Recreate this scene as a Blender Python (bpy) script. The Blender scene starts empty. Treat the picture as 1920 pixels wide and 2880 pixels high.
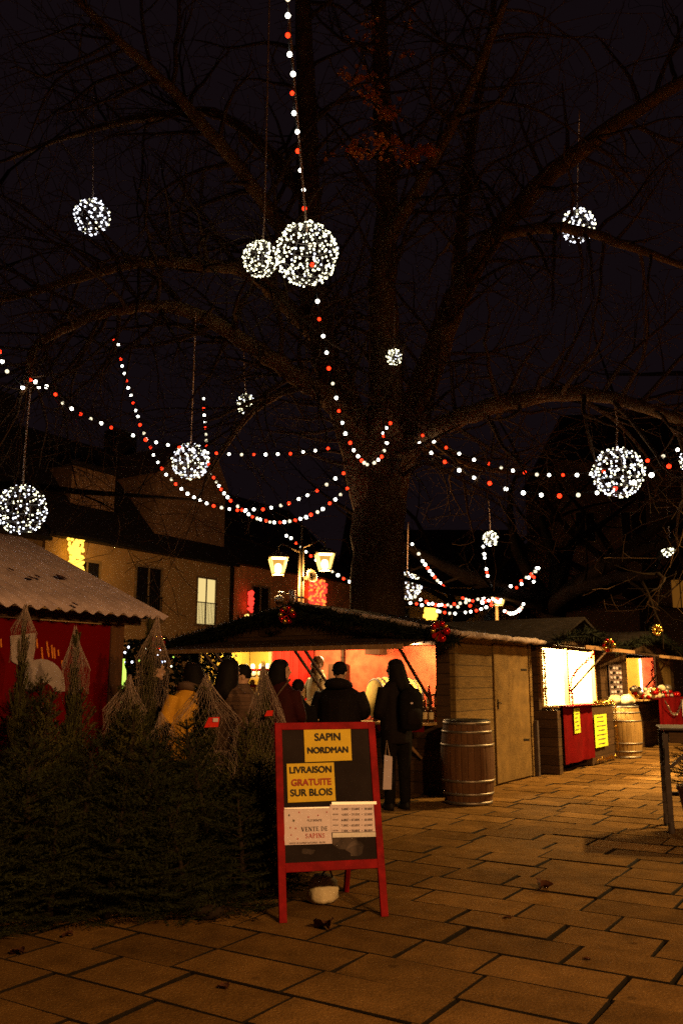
import bpy, math, random
from mathutils import Vector, Matrix, Euler
R = math.radians
rnd = random.Random(7)
scene = bpy.context.scene
col = scene.collection

# ------------------------------------------------------------------ camera, world, exposure
CAM = Vector((0, 0, 1.45)); F = 2430.0; TH = math.atan(475 / 2430.0)
cd = bpy.data.cameras.new("camera"); cam = bpy.data.objects.new("camera", cd); col.objects.link(cam)
cam.location = CAM; cam.rotation_euler = (R(90) + TH, 0, 0)
cd.sensor_fit = 'VERTICAL'; cd.sensor_height = 36; cd.sensor_width = 36
cd.lens = F / 2880 * 36; cd.clip_start = 0.05; cd.clip_end = 500
cd.dof.use_dof = True; cd.dof.focus_distance = 7.0; cd.dof.aperture_fstop = 4.5
scene.camera = cam
world = bpy.data.worlds.new("World"); scene.world = world; world.use_nodes = True
wn = world.node_tree.nodes; bg = wn["Background"]
bg.inputs[0].default_value = (0.0052, 0.0030, 0.0040, 1); bg.inputs[1].default_value = 1.0
scene.view_settings.view_transform = 'Standard'; scene.view_settings.look = 'None'
scene.view_settings.exposure = 0; scene.view_settings.gamma = 1
scene.cycles.sample_clamp_indirect = .2; scene.cycles.sample_clamp_direct = 0
scene.cycles.max_bounces = 5; scene.cycles.transparent_max_bounces = 16
scene.cycles.use_denoising = False
scene.cycles.use_light_tree = True

# ------------------------------------------------------------------ pixel rays (photo pixels, 1920 x 2880)
FWD = Vector((0, math.cos(TH), math.sin(TH))); UPV = Vector((0, -math.sin(TH), math.cos(TH)))
def ray(x, y): return FWD * F + Vector((1, 0, 0)) * (x - 960) - UPV * (y - 1440)
def at(x, y, Y): d = ray(x, y); return CAM + d * (Y / d.y)
def ground(x, y, z=0.0): d = ray(x, y); return CAM + d * ((z - CAM.z) / d.z)
def onplane(x, y, p, n): d = ray(x, y); return CAM + d * ((p - CAM).dot(n) / d.dot(n))
ANG = math.atan(1571 / 2476.0)
U = Vector((math.sin(ANG), math.cos(ANG), 0)); V = Vector((math.cos(ANG), -math.sin(ANG), 0)); Z = Vector((0, 0, 1))
ROT_A = -ANG                       # local x along V, local y along U
ROT_B = R(90) - ANG                # local x along U, local y along -V

# ------------------------------------------------------------------ materials
def mat(name, c, rough=.7, var=.25, scale=6.0, metal=0.0, bump=0.0, bscale=None, spec=.2, stretch=None, c2=None):
    m = bpy.data.materials.new(name); m.use_nodes = True; n = m.node_tree.nodes; l = m.node_tree.links
    b = n["Principled BSDF"]; b.inputs["Roughness"].default_value = rough; b.inputs["Metallic"].default_value = metal
    b.inputs["Specular IOR Level"].default_value = spec
    tc = n.new("ShaderNodeTexCoord"); mp = n.new("ShaderNodeMapping"); l.new(tc.outputs["Object"], mp.inputs[0])
    if stretch: mp.inputs["Scale"].default_value = stretch
    nz = n.new("ShaderNodeTexNoise"); nz.inputs["Scale"].default_value = scale; nz.inputs["Detail"].default_value = 5
    nz.inputs["Roughness"].default_value = .6
    l.new(mp.outputs[0], nz.inputs["Vector"])
    cr = n.new("ShaderNodeValToRGB"); cr.color_ramp.elements[0].position = .3; cr.color_ramp.elements[1].position = .7
    lo = c2 or [max(0, x * (1 - var)) for x in c]; hi = [min(1, x * (1 + var)) for x in c]
    cr.color_ramp.elements[0].color = (*lo[:3], 1); cr.color_ramp.elements[1].color = (*hi[:3], 1)
    l.new(nz.outputs["Fac"], cr.inputs[0]); l.new(cr.outputs[0], b.inputs["Base Color"])
    if bump:
        bp = n.new("ShaderNodeBump"); bp.inputs["Strength"].default_value = bump; bp.inputs["Distance"].default_value = .02
        nb = n.new("ShaderNodeTexNoise"); nb.inputs["Scale"].default_value = bscale or scale * 3; nb.inputs["Detail"].default_value = 6
        l.new(mp.outputs[0], nb.inputs["Vector"]); l.new(nb.outputs["Fac"], bp.inputs["Height"]); l.new(bp.outputs[0], b.inputs["Normal"])
    return m
def emit(name, c, s):
    m = bpy.data.materials.new(name); m.use_nodes = True; n = m.node_tree.nodes
    b = n["Principled BSDF"]; b.inputs["Base Color"].default_value = (.02, .02, .02, 1)
    b.inputs["Emission Color"].default_value = (*c, 1); b.inputs["Emission Strength"].default_value = s
    m.cycles.emission_sampling = 'NONE'
    return m
def wood(name, c, plank=.12, axis='Z', rough=.75, var=.3):
    """planked timber: grain noise plus dark seams every `plank` metres along the axis"""
    m = mat(name, c, rough, var, 5, bump=.3, stretch={'Z': (1, 1, 9), 'X': (9, 1, 1), 'N': (3, 3, .4)}[axis])
    n = m.node_tree.nodes; l = m.node_tree.links; b = n["Principled BSDF"]
    if axis == 'N': return m
    tc = n.new("ShaderNodeTexCoord"); sp = n.new("ShaderNodeSeparateXYZ"); l.new(tc.outputs["Object"], sp.inputs[0])
    mu = n.new("ShaderNodeMath"); mu.operation = 'MULTIPLY'; mu.inputs[1].default_value = 1 / plank
    l.new(sp.outputs[axis], mu.inputs[0])
    fr = n.new("ShaderNodeMath"); fr.operation = 'FRACT'; l.new(mu.outputs[0], fr.inputs[0])
    gt = n.new("ShaderNodeMath"); gt.operation = 'GREATER_THAN'; gt.inputs[1].default_value = .08; l.new(fr.outputs[0], gt.inputs[0])
    fl = n.new("ShaderNodeMath"); fl.operation = 'FLOOR'; l.new(mu.outputs[0], fl.inputs[0])
    wh = n.new("ShaderNodeTexWhiteNoise"); wh.noise_dimensions = '1D'; l.new(fl.outputs[0], wh.inputs["W"])
    mr = n.new("ShaderNodeMapRange"); mr.inputs[3].default_value = .7; mr.inputs[4].default_value = 1.1; l.new(wh.outputs["Value"], mr.inputs[0])
    m1 = n.new("ShaderNodeMath"); m1.operation = 'MULTIPLY'; l.new(mr.outputs[0], m1.inputs[0])
    ad = n.new("ShaderNodeMapRange"); ad.inputs[3].default_value = .3; ad.inputs[4].default_value = 1; l.new(gt.outputs[0], ad.inputs[0]); l.new(ad.outputs[0], m1.inputs[1])
    mx = n.new("ShaderNodeMixRGB"); mx.blend_type = 'MULTIPLY'; mx.inputs[0].default_value = 1
    src = b.inputs["Base Color"].links[0].from_socket
    l.new(src, mx.inputs[1]); l.new(m1.outputs[0], mx.inputs[2]); l.new(mx.outputs[0], b.inputs["Base Color"])
    return m
def sheer(name, c, alpha):
    """open netting: a mesh of threads seen as partly transparent cloth"""
    m = mat(name, c, .8, .2, 30); n = m.node_tree.nodes; l = m.node_tree.links
    b = n["Principled BSDF"]; tc = n.new("ShaderNodeTexCoord")
    nz = n.new("ShaderNodeTexNoise"); nz.inputs["Scale"].default_value = 9; nz.inputs["Detail"].default_value = 6
    mp = n.new("ShaderNodeMapping"); mp.inputs["Scale"].default_value = (1, 1, .5)
    l.new(tc.outputs["Object"], mp.inputs[0]); l.new(mp.outputs[0], nz.inputs["Vector"])
    mr = n.new("ShaderNodeMapRange"); mr.inputs[1].default_value = .3; mr.inputs[2].default_value = .7
    mr.inputs[3].default_value = max(0, alpha - .25); mr.inputs[4].default_value = min(1, alpha + .22)
    l.new(nz.outputs["Fac"], mr.inputs[0]); l.new(mr.outputs[0], b.inputs["Alpha"])
    return m
M = dict(
    stone=mat('paving_stone', (.180, .100, .031), .95, .25, 5, bump=.4, bscale=70, spec=.015),
    joint=mat('joint_dirt', (.010, .007, .004), .95, .3, 20),
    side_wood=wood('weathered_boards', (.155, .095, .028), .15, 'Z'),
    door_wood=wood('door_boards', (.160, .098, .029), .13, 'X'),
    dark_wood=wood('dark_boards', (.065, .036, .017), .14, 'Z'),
    beam=wood('beam_timber', (.26, .15, .07), 1, 'N'),
    pale_wood=wood('pale_timber', (.55, .36, .14), 1, 'N'),
    felt=mat('roof_felt', (.012, .009, .008), 1, .4, 8, bump=.5, spec=.03),
    snow=mat('roof_edge_felt', (.42, .34, .32), .9, .3, 14, bump=.4, c2=(.16, .12, .10)),
    sheet=mat('fibre_sheet', (.52, .41, .42), .85, .15, 5, bump=.05, c2=(.40, .31, .32), spec=.08),
    redcloth=mat('red_cloth', (.13, .003, .004), .9, .25, 5, bump=.2, spec=.05),
    redtarp=mat('red_tarp', (.14, .0015, .0015), .7, .15, 2, bump=.15, bscale=6, spec=.06),
    redpaint=mat('red_paint', (.24, .006, .009), .7, .4, 9, bump=.3, spec=.12),
    redwall=mat('red_wall_hanging', (.75, .03, .015), .8, .15, 9),
    pinkwall=mat('pink_paper', (.80, .22, .10), .8, .12, 5, c2=(.80, .10, .05)),
    slate=mat('chalkboard', (.022, .016, .016), .85, .35, 3, spec=.06),
    chalk=mat('chalk_smear', (.22, .18, .17), .95, .4, 30),
    yellowpaper=mat('yellow_paper', (.66, .46, .006), .5, .08, 9, bump=.12, bscale=8, spec=.15),
    limepaper=mat('lime_paper', (.75, .85, .06), .6, .08, 12),
    paper=mat('white_paper', (.68, .58, .66), .5, .06, 12, bump=.08, bscale=9),
    sleeve=mat('plastic_sleeve', (.20, .17, .18), .2, .6, 60, spec=.8),
    black=mat('black_ink', (.012, .010, .010), .6, .1),
    inkred=mat('red_ink', (.50, .03, .02), .6, .1),
    inkbrown=mat('brown_red_ink', (.36, .05, .02), .6, .1),
    inkgrey=mat('grey_ink', (.16, .12, .12), .6, .2),
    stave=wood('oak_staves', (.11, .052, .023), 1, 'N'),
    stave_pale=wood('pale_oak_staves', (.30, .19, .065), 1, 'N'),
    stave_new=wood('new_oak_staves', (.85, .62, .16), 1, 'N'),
    hoop=mat('steel_hoop', (.26, .23, .20), .5, .3, 20, metal=.85),
    bark=mat('plane_bark', (.058, .033, .014), .95, .3, 3.2, bump=1.0, bscale=6, spec=.05, c2=(.030, .018, .009), stretch=(1, 1, .45)),
    limbbark=mat('limb_bark', (.13, .076, .034), .95, .4, 3.2, bump=.8, bscale=6, spec=.05),  # paler copy of the bark; the limbs' lit look is put into its colour
    darkbark=mat('dark_bark', (.009, .006, .004), 1, .4, 3, spec=.02),
    twig=mat('twig_bark', (.060, .036, .020), 1, .2, 3, spec=.03),
    firbark=mat('fir_bark', (.022, .014, .008), .9, .3, 12),
    needle=mat('fir_needles', (.022, .026, .009), .7, .5, 3, spec=.12),
    needle2=mat('fir_needles_pale', (.078, .074, .022), .7, .5, 3, spec=.12),
    garland=mat('garland_green', (.008, .010, .005), .8, .4, 6, spec=.08),
    dryleaf=mat('dry_leaf', (.75, .24, .04), .8, .35, 8),
    fallen=mat('fallen_leaf', (.075, .028, .014), .8, .4, 20),
    net=sheer('white_netting', (.36, .27, .23), .03),
    net_top=sheer('bunched_netting', (.40, .29, .26), .28),
    wire=mat('wire', (.10, .09, .09), .5, .2, metal=.5),
    cord=mat('hanging_cord', (.46, .32, .24), .9, .2),
    cable=mat('black_cable', (.02, .02, .02), .6, .2),
    lampmetal=mat('lamp_metal', (.16, .12, .06), .45, .3, metal=.4),
    white=mat('white_plastic', (.70, .64, .55), .5, .1),
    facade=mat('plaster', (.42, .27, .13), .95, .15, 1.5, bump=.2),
    facade2=mat('orange_plaster', (.66, .31, .14), .95, .3, 2.5),  # the street lamp's orange light is put into the plaster colour
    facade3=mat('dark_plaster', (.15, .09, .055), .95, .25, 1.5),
    tile=mat('roof_slate', (.020, .015, .017), .8, .3, 4, bump=.3),
    dormer=mat('dormer_render', (.27, .16, .10), .9, .3, 3),
    shutter=mat('window_frame', (.24, .17, .10), .8, .15, 6),
    darkglass=mat('dark_glass', (.012, .010, .012), .15, .2, spec=.5),
    iron=mat('iron', (.02, .018, .016), .5, .2, metal=.3),
    gold=mat('gold_bauble', (.72, .42, .08), .22, .15, metal=.9),
    redball=mat('red_bauble', (.55, .012, .012), .2, .15, metal=.7),
    skin=mat('skin', (.58, .36, .25), .55, .08, 20),
    brass=mat('bottle_glass', (.030, .015, .006), .15, .2, spec=.7),
    label=mat('bottle_label', (.75, .62, .35), .7, .2),
    dullpaper=mat('dull_white_paper', (.40, .34, .34), .7, .15, 6, bump=.2),
    thread=mat('net_thread', (.40, .30, .26), .8, .2, 9),
    ribbon=mat('orange_ribbon', (.85, .24, .04), .35, .4, 30),
    sack=mat('white_sack', (.58, .50, .33), .6, .25, 7, bump=.6),
    greymetal=mat('greyed_metal', (.06, .045, .042), .6, .3, 9),
    canvas=mat('shed_canvas', (.80, .68, .44), .7, .05, 4),
    yellowwall=mat('yellow_wall', (.82, .52, .08), .8, .12, 6),
    E_white=emit('bulb_white', (1, .93, .78), 9), E_dim=emit('bulb_dim_white', (1, .84, .56), 1.6), E_red=emit('bulb_red', (1, .022, .004), 5),
    E_led=emit('led_warm', (1, .93, .58), 4.5), E_ledc=emit('led_cool', (.86, .88, 1), 4.5),
    E_ledy=emit('led_amber', (1, .50, .05), 3.2), E_ledr=emit('led_red', (1, .035, .02), 2.2), E_ledo=emit('led_orange', (1, .22, .03), 2.2),
    E_lamp=emit('lamp_glow', (1, .80, .36), 16), E_glass=emit('lantern_glass', (1, .60, .13), 3),
    E_win=emit('lit_window', (1, .74, .28), .92), E_win2=emit('amber_window', (1, .36, .04), .13),
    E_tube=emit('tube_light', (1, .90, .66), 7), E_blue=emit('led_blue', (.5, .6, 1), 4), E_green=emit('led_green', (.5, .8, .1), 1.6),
)

def frosted():
    m = bpy.data.materials.new('frosted_pane'); m.use_nodes = True; n = m.node_tree.nodes; l = m.node_tree.links
    e = n.new("ShaderNodeEmission"); e.inputs[0].default_value = (1, .50, .09, 1); e.inputs[1].default_value = 1.1
    t = n.new("ShaderNodeBsdfTransparent"); x = n.new("ShaderNodeMixShader"); x.inputs[0].default_value = .5
    l.new(t.outputs[0], x.inputs[1]); l.new(e.outputs[0], x.inputs[2]); l.new(x.outputs[0], n["Material Output"].inputs[0]); m.cycles.emission_sampling = 'NONE'; return m
M['pane'] = frosted(); M['smear'] = sheer('smeared_chalk', (.26, .20, .18), .16)
# ------------------------------------------------------------------ mesh collecting helper
class MB:
    def __init__(s): s.v = []; s.f = []; s.m = []; s.mi = 0; s.sm = []
    def add(s, vs, fs, smooth=False):
        o = len(s.v); s.v.extend(vs)
        for f in fs: s.f.append(tuple(i + o for i in f)); s.m.append(s.mi); s.sm.append(smooth)
        return s
    def box(s, c, d, rot=None):
        c = Vector(c); h = Vector(d) / 2; vs = []
        for z in (-1, 1):
            for (x, y) in ((-1, -1), (1, -1), (1, 1), (-1, 1)):
                p = Vector((x * h.x, y * h.y, z * h.z)); vs.append(c + (rot @ p if rot else p))
        return s.add(vs, [(3, 2, 1, 0), (4, 5, 6, 7), (0, 1, 5, 4), (1, 2, 6, 5), (2, 3, 7, 6), (3, 0, 4, 7)])
    def prism(s, pts, d):
        """closed polygon pts extruded by vector d"""
        n = len(pts); d = Vector(d); a = [Vector(p) for p in pts]
        return s.add(a + [p + d for p in a], [tuple(range(n - 1, -1, -1)), tuple(range(n, 2 * n))] + [(i, (i + 1) % n, n + (i + 1) % n, n + i) for i in range(n)])
    def bar(s, a, b, w, h=None, up=Z):
        a = Vector(a); b = Vector(b); h = h or w; t = (b - a).normalized()
        x = t.cross(up)
        if x.length < 1e-4: x = t.cross(Vector((0, 1, 0)))
        x.normalize(); y = x.cross(t)
        q = [x * w / 2 * i + y * h / 2 * j for i, j in ((-1, -1), (1, -1), (1, 1), (-1, 1))]
        return s.add([a + p for p in q] + [b + p for p in q], [(3, 2, 1, 0), (4, 5, 6, 7), (0, 1, 5, 4), (1, 2, 6, 5), (2, 3, 7, 6), (3, 0, 4, 7)])
    def tube(s, pts, rad, n=8, caps=True, smooth=True, sq=None):
        pts = [Vector(p) for p in pts]; k = len(pts)
        if not hasattr(rad, '__len__'): rad = [rad] * k
        vs = []; fs = []; pu = None
        for i in range(k):
            t = pts[min(i + 1, k - 1)] - pts[max(i - 1, 0)]
            if t.length < 1e-9: t = Vector((0, 0, 1))
            t.normalize()
            if pu is None:
                pu = t.cross(Vector((0, 0, 1)))
                if pu.length < .05: pu = t.cross(Vector((1, 0, 0)))
            pu = (pu - t * pu.dot(t)).normalized(); w = t.cross(pu)
            for j in range(n):
                a = 2 * math.pi * j / n; vs.append(pts[i] + (pu * math.cos(a) + w * math.sin(a)) * rad[i])
        for i in range(k - 1):
            for j in range(n): fs.append((i * n + j, i * n + (j + 1) % n, (i + 1) * n + (j + 1) % n, (i + 1) * n + j))
        if caps: fs += [tuple(range(n - 1, -1, -1)), tuple(range((k - 1) * n, k * n))]
        return s.add(vs, fs, smooth)
    def lathe(s, prof, c=(0, 0, 0), n=24, smooth=True, sx=1, sy=1):
        c = Vector(c); vs = []; fs = []; k = len(prof)
        for r, z in prof:
            for j in range(n):
                a = 2 * math.pi * j / n; vs.append(c + Vector((r * math.cos(a) * sx, r * math.sin(a) * sy, z)))
        for i in range(k - 1):
            for j in range(n): fs.append((i * n + j, i * n + (j + 1) % n, (i + 1) * n + (j + 1) % n, (i + 1) * n + j))
        fs += [tuple(range(n - 1, -1, -1)), tuple(range((k - 1) * n, k * n))]
        return s.add(vs, fs, smooth)
    def ball(s, c, r, n=10, m=6, rot=None):
        c = Vector(c); r = Vector((r, r, r)) if not hasattr(r, '__len__') else Vector(r)
        vs = []; fs = []
        for i in range(1, m):
            p = math.pi * i / m
            for j in range(n):
                a = 2 * math.pi * j / n
                q = Vector((math.sin(p) * math.cos(a) * r.x, math.sin(p) * math.sin(a) * r.y, -math.cos(p) * r.z)); vs.append(c + (rot @ q if rot else q))
        a0 = len(vs); q0 = Vector((0, 0, -r.z)); q1 = Vector((0, 0, r.z))
        vs += [c + (rot @ q0 if rot else q0), c + (rot @ q1 if rot else q1)]
        for i in range(m - 2):
            for j in range(n): fs.append((i * n + j, i * n + (j + 1) % n, (i + 1) * n + (j + 1) % n, (i + 1) * n + j))
        for j in range(n):
            fs.append((a0, (j + 1) % n, j)); b = (m - 2) * n; fs.append((a0 + 1, b + j, b + (j + 1) % n))
        return s.add(vs, fs, True)
    def mesh(s, name, mats):
        me = bpy.data.meshes.new(name); me.from_pydata([tuple(v) for v in s.v], [], s.f)
        for m in (mats if isinstance(mats, (list, tuple)) else [mats]): me.materials.append(m)
        me.polygons.foreach_set('material_index', s.m); me.polygons.foreach_set('use_smooth', s.sm); me.update()
        return me
    def build(s, name, mats, parent=None, loc=None):
        o = bpy.data.objects.new(name, s.mesh(name, mats)); col.objects.link(o)
        if parent: o.parent = parent
        if loc is not None: o.location = loc
        return o
    def rel(s, p):
        """move world-space vertices into the frame of an unrotated thing at p"""
        p = Vector(p); s.v = [Vector(v) - p for v in s.v]; return s
def tag(o, label=None, cat=None, group=None, kind=None):
    if label: o['label'] = label
    if cat: o['category'] = cat
    if group: o['group'] = group
    if kind: o['kind'] = kind
    return o
def thing(name, label, cat, loc=(0, 0, 0), rz=0, group=None):
    o = bpy.data.objects.new(name, None); col.objects.link(o); o.empty_display_size = .1
    o.location = loc; o.rotation_euler = (0, 0, rz); return tag(o, label, cat, group)
def link(name, me, parent, loc=(0, 0, 0), rot=None):
    o = bpy.data.objects.new(name, me); col.objects.link(o); o.parent = parent; o.location = loc
    if rot: o.rotation_euler = rot
    return o
def bevel(o, w=.006, seg=2):
    b = o.modifiers.new('bevel', 'BEVEL'); b.width = w; b.segments = seg; b.limit_method = 'ANGLE'; return o
def spline(pts, per=6):
    """Catmull-Rom through Vectors of any size"""
    out = []; n = len(pts)
    for i in range(n - 1):
        p0, p1, p2, p3 = pts[max(i - 1, 0)], pts[i], pts[i + 1], pts[min(i + 2, n - 1)]
        for k in range(per):
            t = k / per
            out.append((p1 * 2 + (p2 - p0) * t + (p0 * 2 - p1 * 5 + p2 * 4 - p3) * t * t + (p1 * 3 - p0 - p2 * 3 + p3) * t ** 3) * .5)
    out.append(pts[-1]); return out
def point_light(name, loc, power, c, size=.06, parent=None):
    l = bpy.data.lights.new(name, 'POINT'); l.energy = power; l.color = c; l.shadow_soft_size = size
    o = bpy.data.objects.new(name, l); col.objects.link(o); o.location = loc
    if parent: o.parent = parent
    return o
SODIUM = (1, .50, .165)

# ================================================================== THE GROUND
g = MB(); g.add([(-60, -30, -.03), (90, -30, -.03), (90, 120, -.03), (-60, 120, -.03)], [(0, 1, 2, 3)])
tag(g.build('ground', M['joint']), 'dark earth showing in the joints of the paving', 'ground', kind='structure')
# slabs laid in courses along V, each a bevelled stone with its own tone
def paving():
    vs = []; fs = []; cols = []
    r = random.Random(3); u = 3.98 - .375 * 22; k = 0
    fixed = {0: [-1.911, -2.588], 1: [-1.98, -2.438], 2: [-1.645, -2.33], 3: [-1.848, -1.278], 4: [-1.622, -2.2], 5: [-1.895, -2.42]}
    row = -22
    while u < 34:
        w = .375 if row < 40 else .42
        v = -22 + r.random() * .6
        cuts = []
        if row in fixed:
            fx = sorted(fixed[row]); left = []; p = fx[0]
            while p > -9: p -= r.uniform(.5, .74); left.append(p)
            cuts = left[::-1] + fx; p = fx[-1]
            while p < 9: p += r.uniform(.5, .74); cuts.append(p)
        else:
            p = -16 + r.random() * .6
            while p < 16: cuts.append(p); p += r.uniform(.46, .76)
        for a, b in zip(cuts[:-1], cuts[1:]):
            c = U * (u + w / 2) + V * ((a + b) / 2)
            if c.y < -4 or abs(c.x) > 16: continue
            gp = .0035 + r.random() * .004; gv = .007 + r.random() * .006; z = r.uniform(-.005, .004); tx = r.uniform(-.004, .004); ty = r.uniform(-.004, .004)
            o = len(vs); ins = .004; tone = r.uniform(.72, 1.18)
            if r.random() < .1: tone *= 1.22
            jit = [(r.uniform(-.006, .006), r.uniform(-.006, .006)) for _ in range(4)]
            for lev, (i_, zz) in enumerate(((0, -.03), (0, -.007), (ins, 0))):
                for q, (x, y) in enumerate(((0, 0), (0, 1), (1, 1), (1, 0))):
                    uu = u + (gp + i_ if x == 0 else w - gp - i_) + jit[q][0]; vv = (a + gv + i_ if y == 0 else b - gv - i_) + jit[q][1]
                    pz = zz + (z + (x - .5) * tx + (y - .5) * ty if lev else 0)
                    vs.append(U * uu + V * vv + Z * pz)
            for lev in (0, 1):
                for q in range(4): fs.append((o + lev * 4 + q, o + lev * 4 + (q + 1) % 4, o + lev * 4 + 4 + (q + 1) % 4, o + lev * 4 + 4 + q)); cols.append(tone)
            fs.append((o + 8, o + 9, o + 10, o + 11)); cols.append(tone)
        u += w; row += 1
    me = bpy.data.meshes.new('paving'); me.from_pydata([tuple(v) for v in vs], [], fs)
    at_ = me.attributes.new('tone', 'FLOAT', 'FACE'); at_.data.foreach_set('value', cols)
    m = M['stone']; n = m.node_tree.nodes; l = m.node_tree.links; b = n["Principled BSDF"]
    an = n.new("ShaderNodeAttribute"); an.attribute_name = 'tone'
    mx = n.new("ShaderNodeMixRGB"); mx.blend_type = 'MULTIPLY'; mx.inputs[0].default_value = 1
    n2 = n.new("ShaderNodeTexNoise"); n2.inputs["Scale"].default_value = 70; n2.inputs["Detail"].default_value = 3
    m2 = n.new("ShaderNodeMapRange"); m2.inputs[1].default_value = .3; m2.inputs[2].default_value = .7; m2.inputs[3].default_value = .75; m2.inputs[4].default_value = 1.2
    l.new(n2.outputs["Fac"], m2.inputs[0])
    mm = n.new("ShaderNodeMath"); mm.operation = 'MULTIPLY'; l.new(an.outputs["Fac"], mm.inputs[0]); l.new(m2.outputs[0], mm.inputs[1])
    n3 = n.new("ShaderNodeTexNoise"); n3.inputs["Scale"].default_value = .9; n3.inputs["Detail"].default_value = 8; n3.inputs["Roughness"].default_value = .65      # damp and dirt patches
    m3 = n.new("ShaderNodeMapRange"); m3.inputs[1].default_value = .35; m3.inputs[2].default_value = .62; m3.inputs[3].default_value = .80; m3.inputs[4].default_value = 1.06; l.new(n3.outputs["Fac"], m3.inputs[0])
    tc3 = n.new("ShaderNodeTexCoord"); l.new(tc3.outputs["Object"], n3.inputs["Vector"]); l.new(tc3.outputs["Object"], n2.inputs["Vector"])
    v3 = n.new("ShaderNodeTexVoronoi"); v3.inputs["Scale"].default_value = 3.2; l.new(tc3.outputs["Object"], v3.inputs["Vector"])                                      # trodden gum spots
    m4 = n.new("ShaderNodeMapRange"); m4.inputs[1].default_value = .06; m4.inputs[2].default_value = .10; m4.inputs[3].default_value = .6; m4.inputs[4].default_value = 1.0; l.new(v3.outputs["Distance"], m4.inputs[0])
    m5 = n.new("ShaderNodeMath"); m5.operation = 'MULTIPLY'; l.new(m3.outputs[0], m5.inputs[0]); l.new(m4.outputs[0], m5.inputs[1])
    m6 = n.new("ShaderNodeMath"); m6.operation = 'MULTIPLY'; l.new(mm.outputs[0], m6.inputs[0]); l.new(m5.outputs[0], m6.inputs[1]); mm = m6
    rr_ = n.new("ShaderNodeMapRange"); rr_.inputs[1].default_value = .35; rr_.inputs[2].default_value = .62; rr_.inputs[3].default_value = .9; rr_.inputs[4].default_value = .98; l.new(n3.outputs["Fac"], rr_.inputs[0]); l.new(rr_.outputs[0], b.inputs["Roughness"])
    l.new(b.inputs["Base Color"].links[0].from_socket, mx.inputs[1]); l.new(mm.outputs[0], mx.inputs[2]); l.new(mx.outputs[0], b.inputs["Base Color"])
    me.materials.append(m); me.materials.append(M['joint'])
    me.polygons.foreach_set('material_index', [0 if i % 9 == 8 else 1 for i in range(len(fs))]); me.update()
    o = bpy.data.objects.new('pavement', me); col.objects.link(o)
    tag(o, 'worn brown stone slabs laid in courses across the square', 'pavement', kind='structure')
paving()

# ================================================================== STREET LAMPS
def lantern(parent, c, lit=1.0, power=0, colr=SODIUM, s=1.0, hooded=False, cone=176):
    """tapered four-sided lantern hanging with its top at c (local to parent)"""
    x, y, z = c
    def ring(w, zz): return [Vector((x + sx * w, y + sy * w, zz)) for sx, sy in ((-1, -1), (1, -1), (1, 1), (-1, 1))]
    f = MB(); a = ring(.235 * s, z - .06 * s); b = ring(.13 * s, z - .50 * s)
    for i in range(4):
        f.bar(a[i], b[i], .018 * s); f.bar(a[i], a[(i + 1) % 4], .03 * s); f.bar(b[i], b[(i + 1) % 4], .034 * s)
    fr = f.build('lantern', M['lampmetal'], parent)
    h = MB(); h.add(ring(.26 * s, z - .05 * s) + ring(.15 * s, z + .06 * s) + ring(.03 * s, z + .10 * s), [(3, 2, 1, 0)] + [(k * 4 + i, k * 4 + (i + 1) % 4, k * 4 + 4 + (i + 1) % 4, k * 4 + 4 + i) for k in (0, 1) for i in range(4)] + [(8, 9, 10, 11)])
    h.build('hood', M['lampmetal'], fr)
    g_ = MB(); a2 = ring(.222 * s, z - .075 * s); b2 = ring(.122 * s, z - .485 * s)
    p = MB(); p.add(ring(.20 * s, z - .075 * s) + ring(.17 * s, z - .085 * s), [(0, 1, 2, 3), (7, 6, 5, 4)] + [(i, 4 + i, 4 + (i + 1) % 4, (i + 1) % 4) for i in range(4)])
    p.build('reflector', M['E_lamp'], fr)
    q = MB(); q.lathe([(.035 * s, z - .46 * s), (.085 * s, z - .44 * s), (.09 * s, z - .30 * s), (.07 * s, z - .24 * s), (.02 * s, z - .22 * s)], (x, y, 0), 12); q.build('bulb', M['E_lamp'], fr)
    for i in range(4):                                   # glowing inner faces of the frame bars
        g_.bar(a2[i] * .985 + Vector((x, y, z - .3)) * .015, b2[i] * .985 + Vector((x, y, z - .3)) * .015, .046 * s)
        g_.bar(b2[i], b2[(i + 1) % 4], .03 * s)
    g_.build('glass_edge', M['E_glass'], fr)
    pn = MB(); a3 = ring(.228 * s, z - .07 * s); b3 = ring(.128 * s, z - .49 * s)
    pn.add(a3 + b3, [(i, (i + 1) % 4, 4 + (i + 1) % 4, 4 + i) for i in range(4)]); pn.build('glass', M['pane'], fr)
    if power and hooded:                                 # the hood keeps the light below the lantern
        ld = bpy.data.lights.new('lamp_light', 'SPOT'); ld.energy = power; ld.color = colr; ld.shadow_soft_size = .12; ld.spot_size = R(cone); ld.spot_blend = .12 if cone > 150 else .4
        lo = bpy.data.objects.new('lamp_light', ld); col.objects.link(lo); lo.location = (x, y, z - .62 * s); lo.parent = parent
        if power < 1500: point_light('lamp_light', (x, y, z - .64 * s), power * .06, colr, .12, parent)      # what the glass sides let upward
    elif power: point_light('lamp_light', (x, y, z - .62 * s), power, colr, .12, parent)
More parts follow.
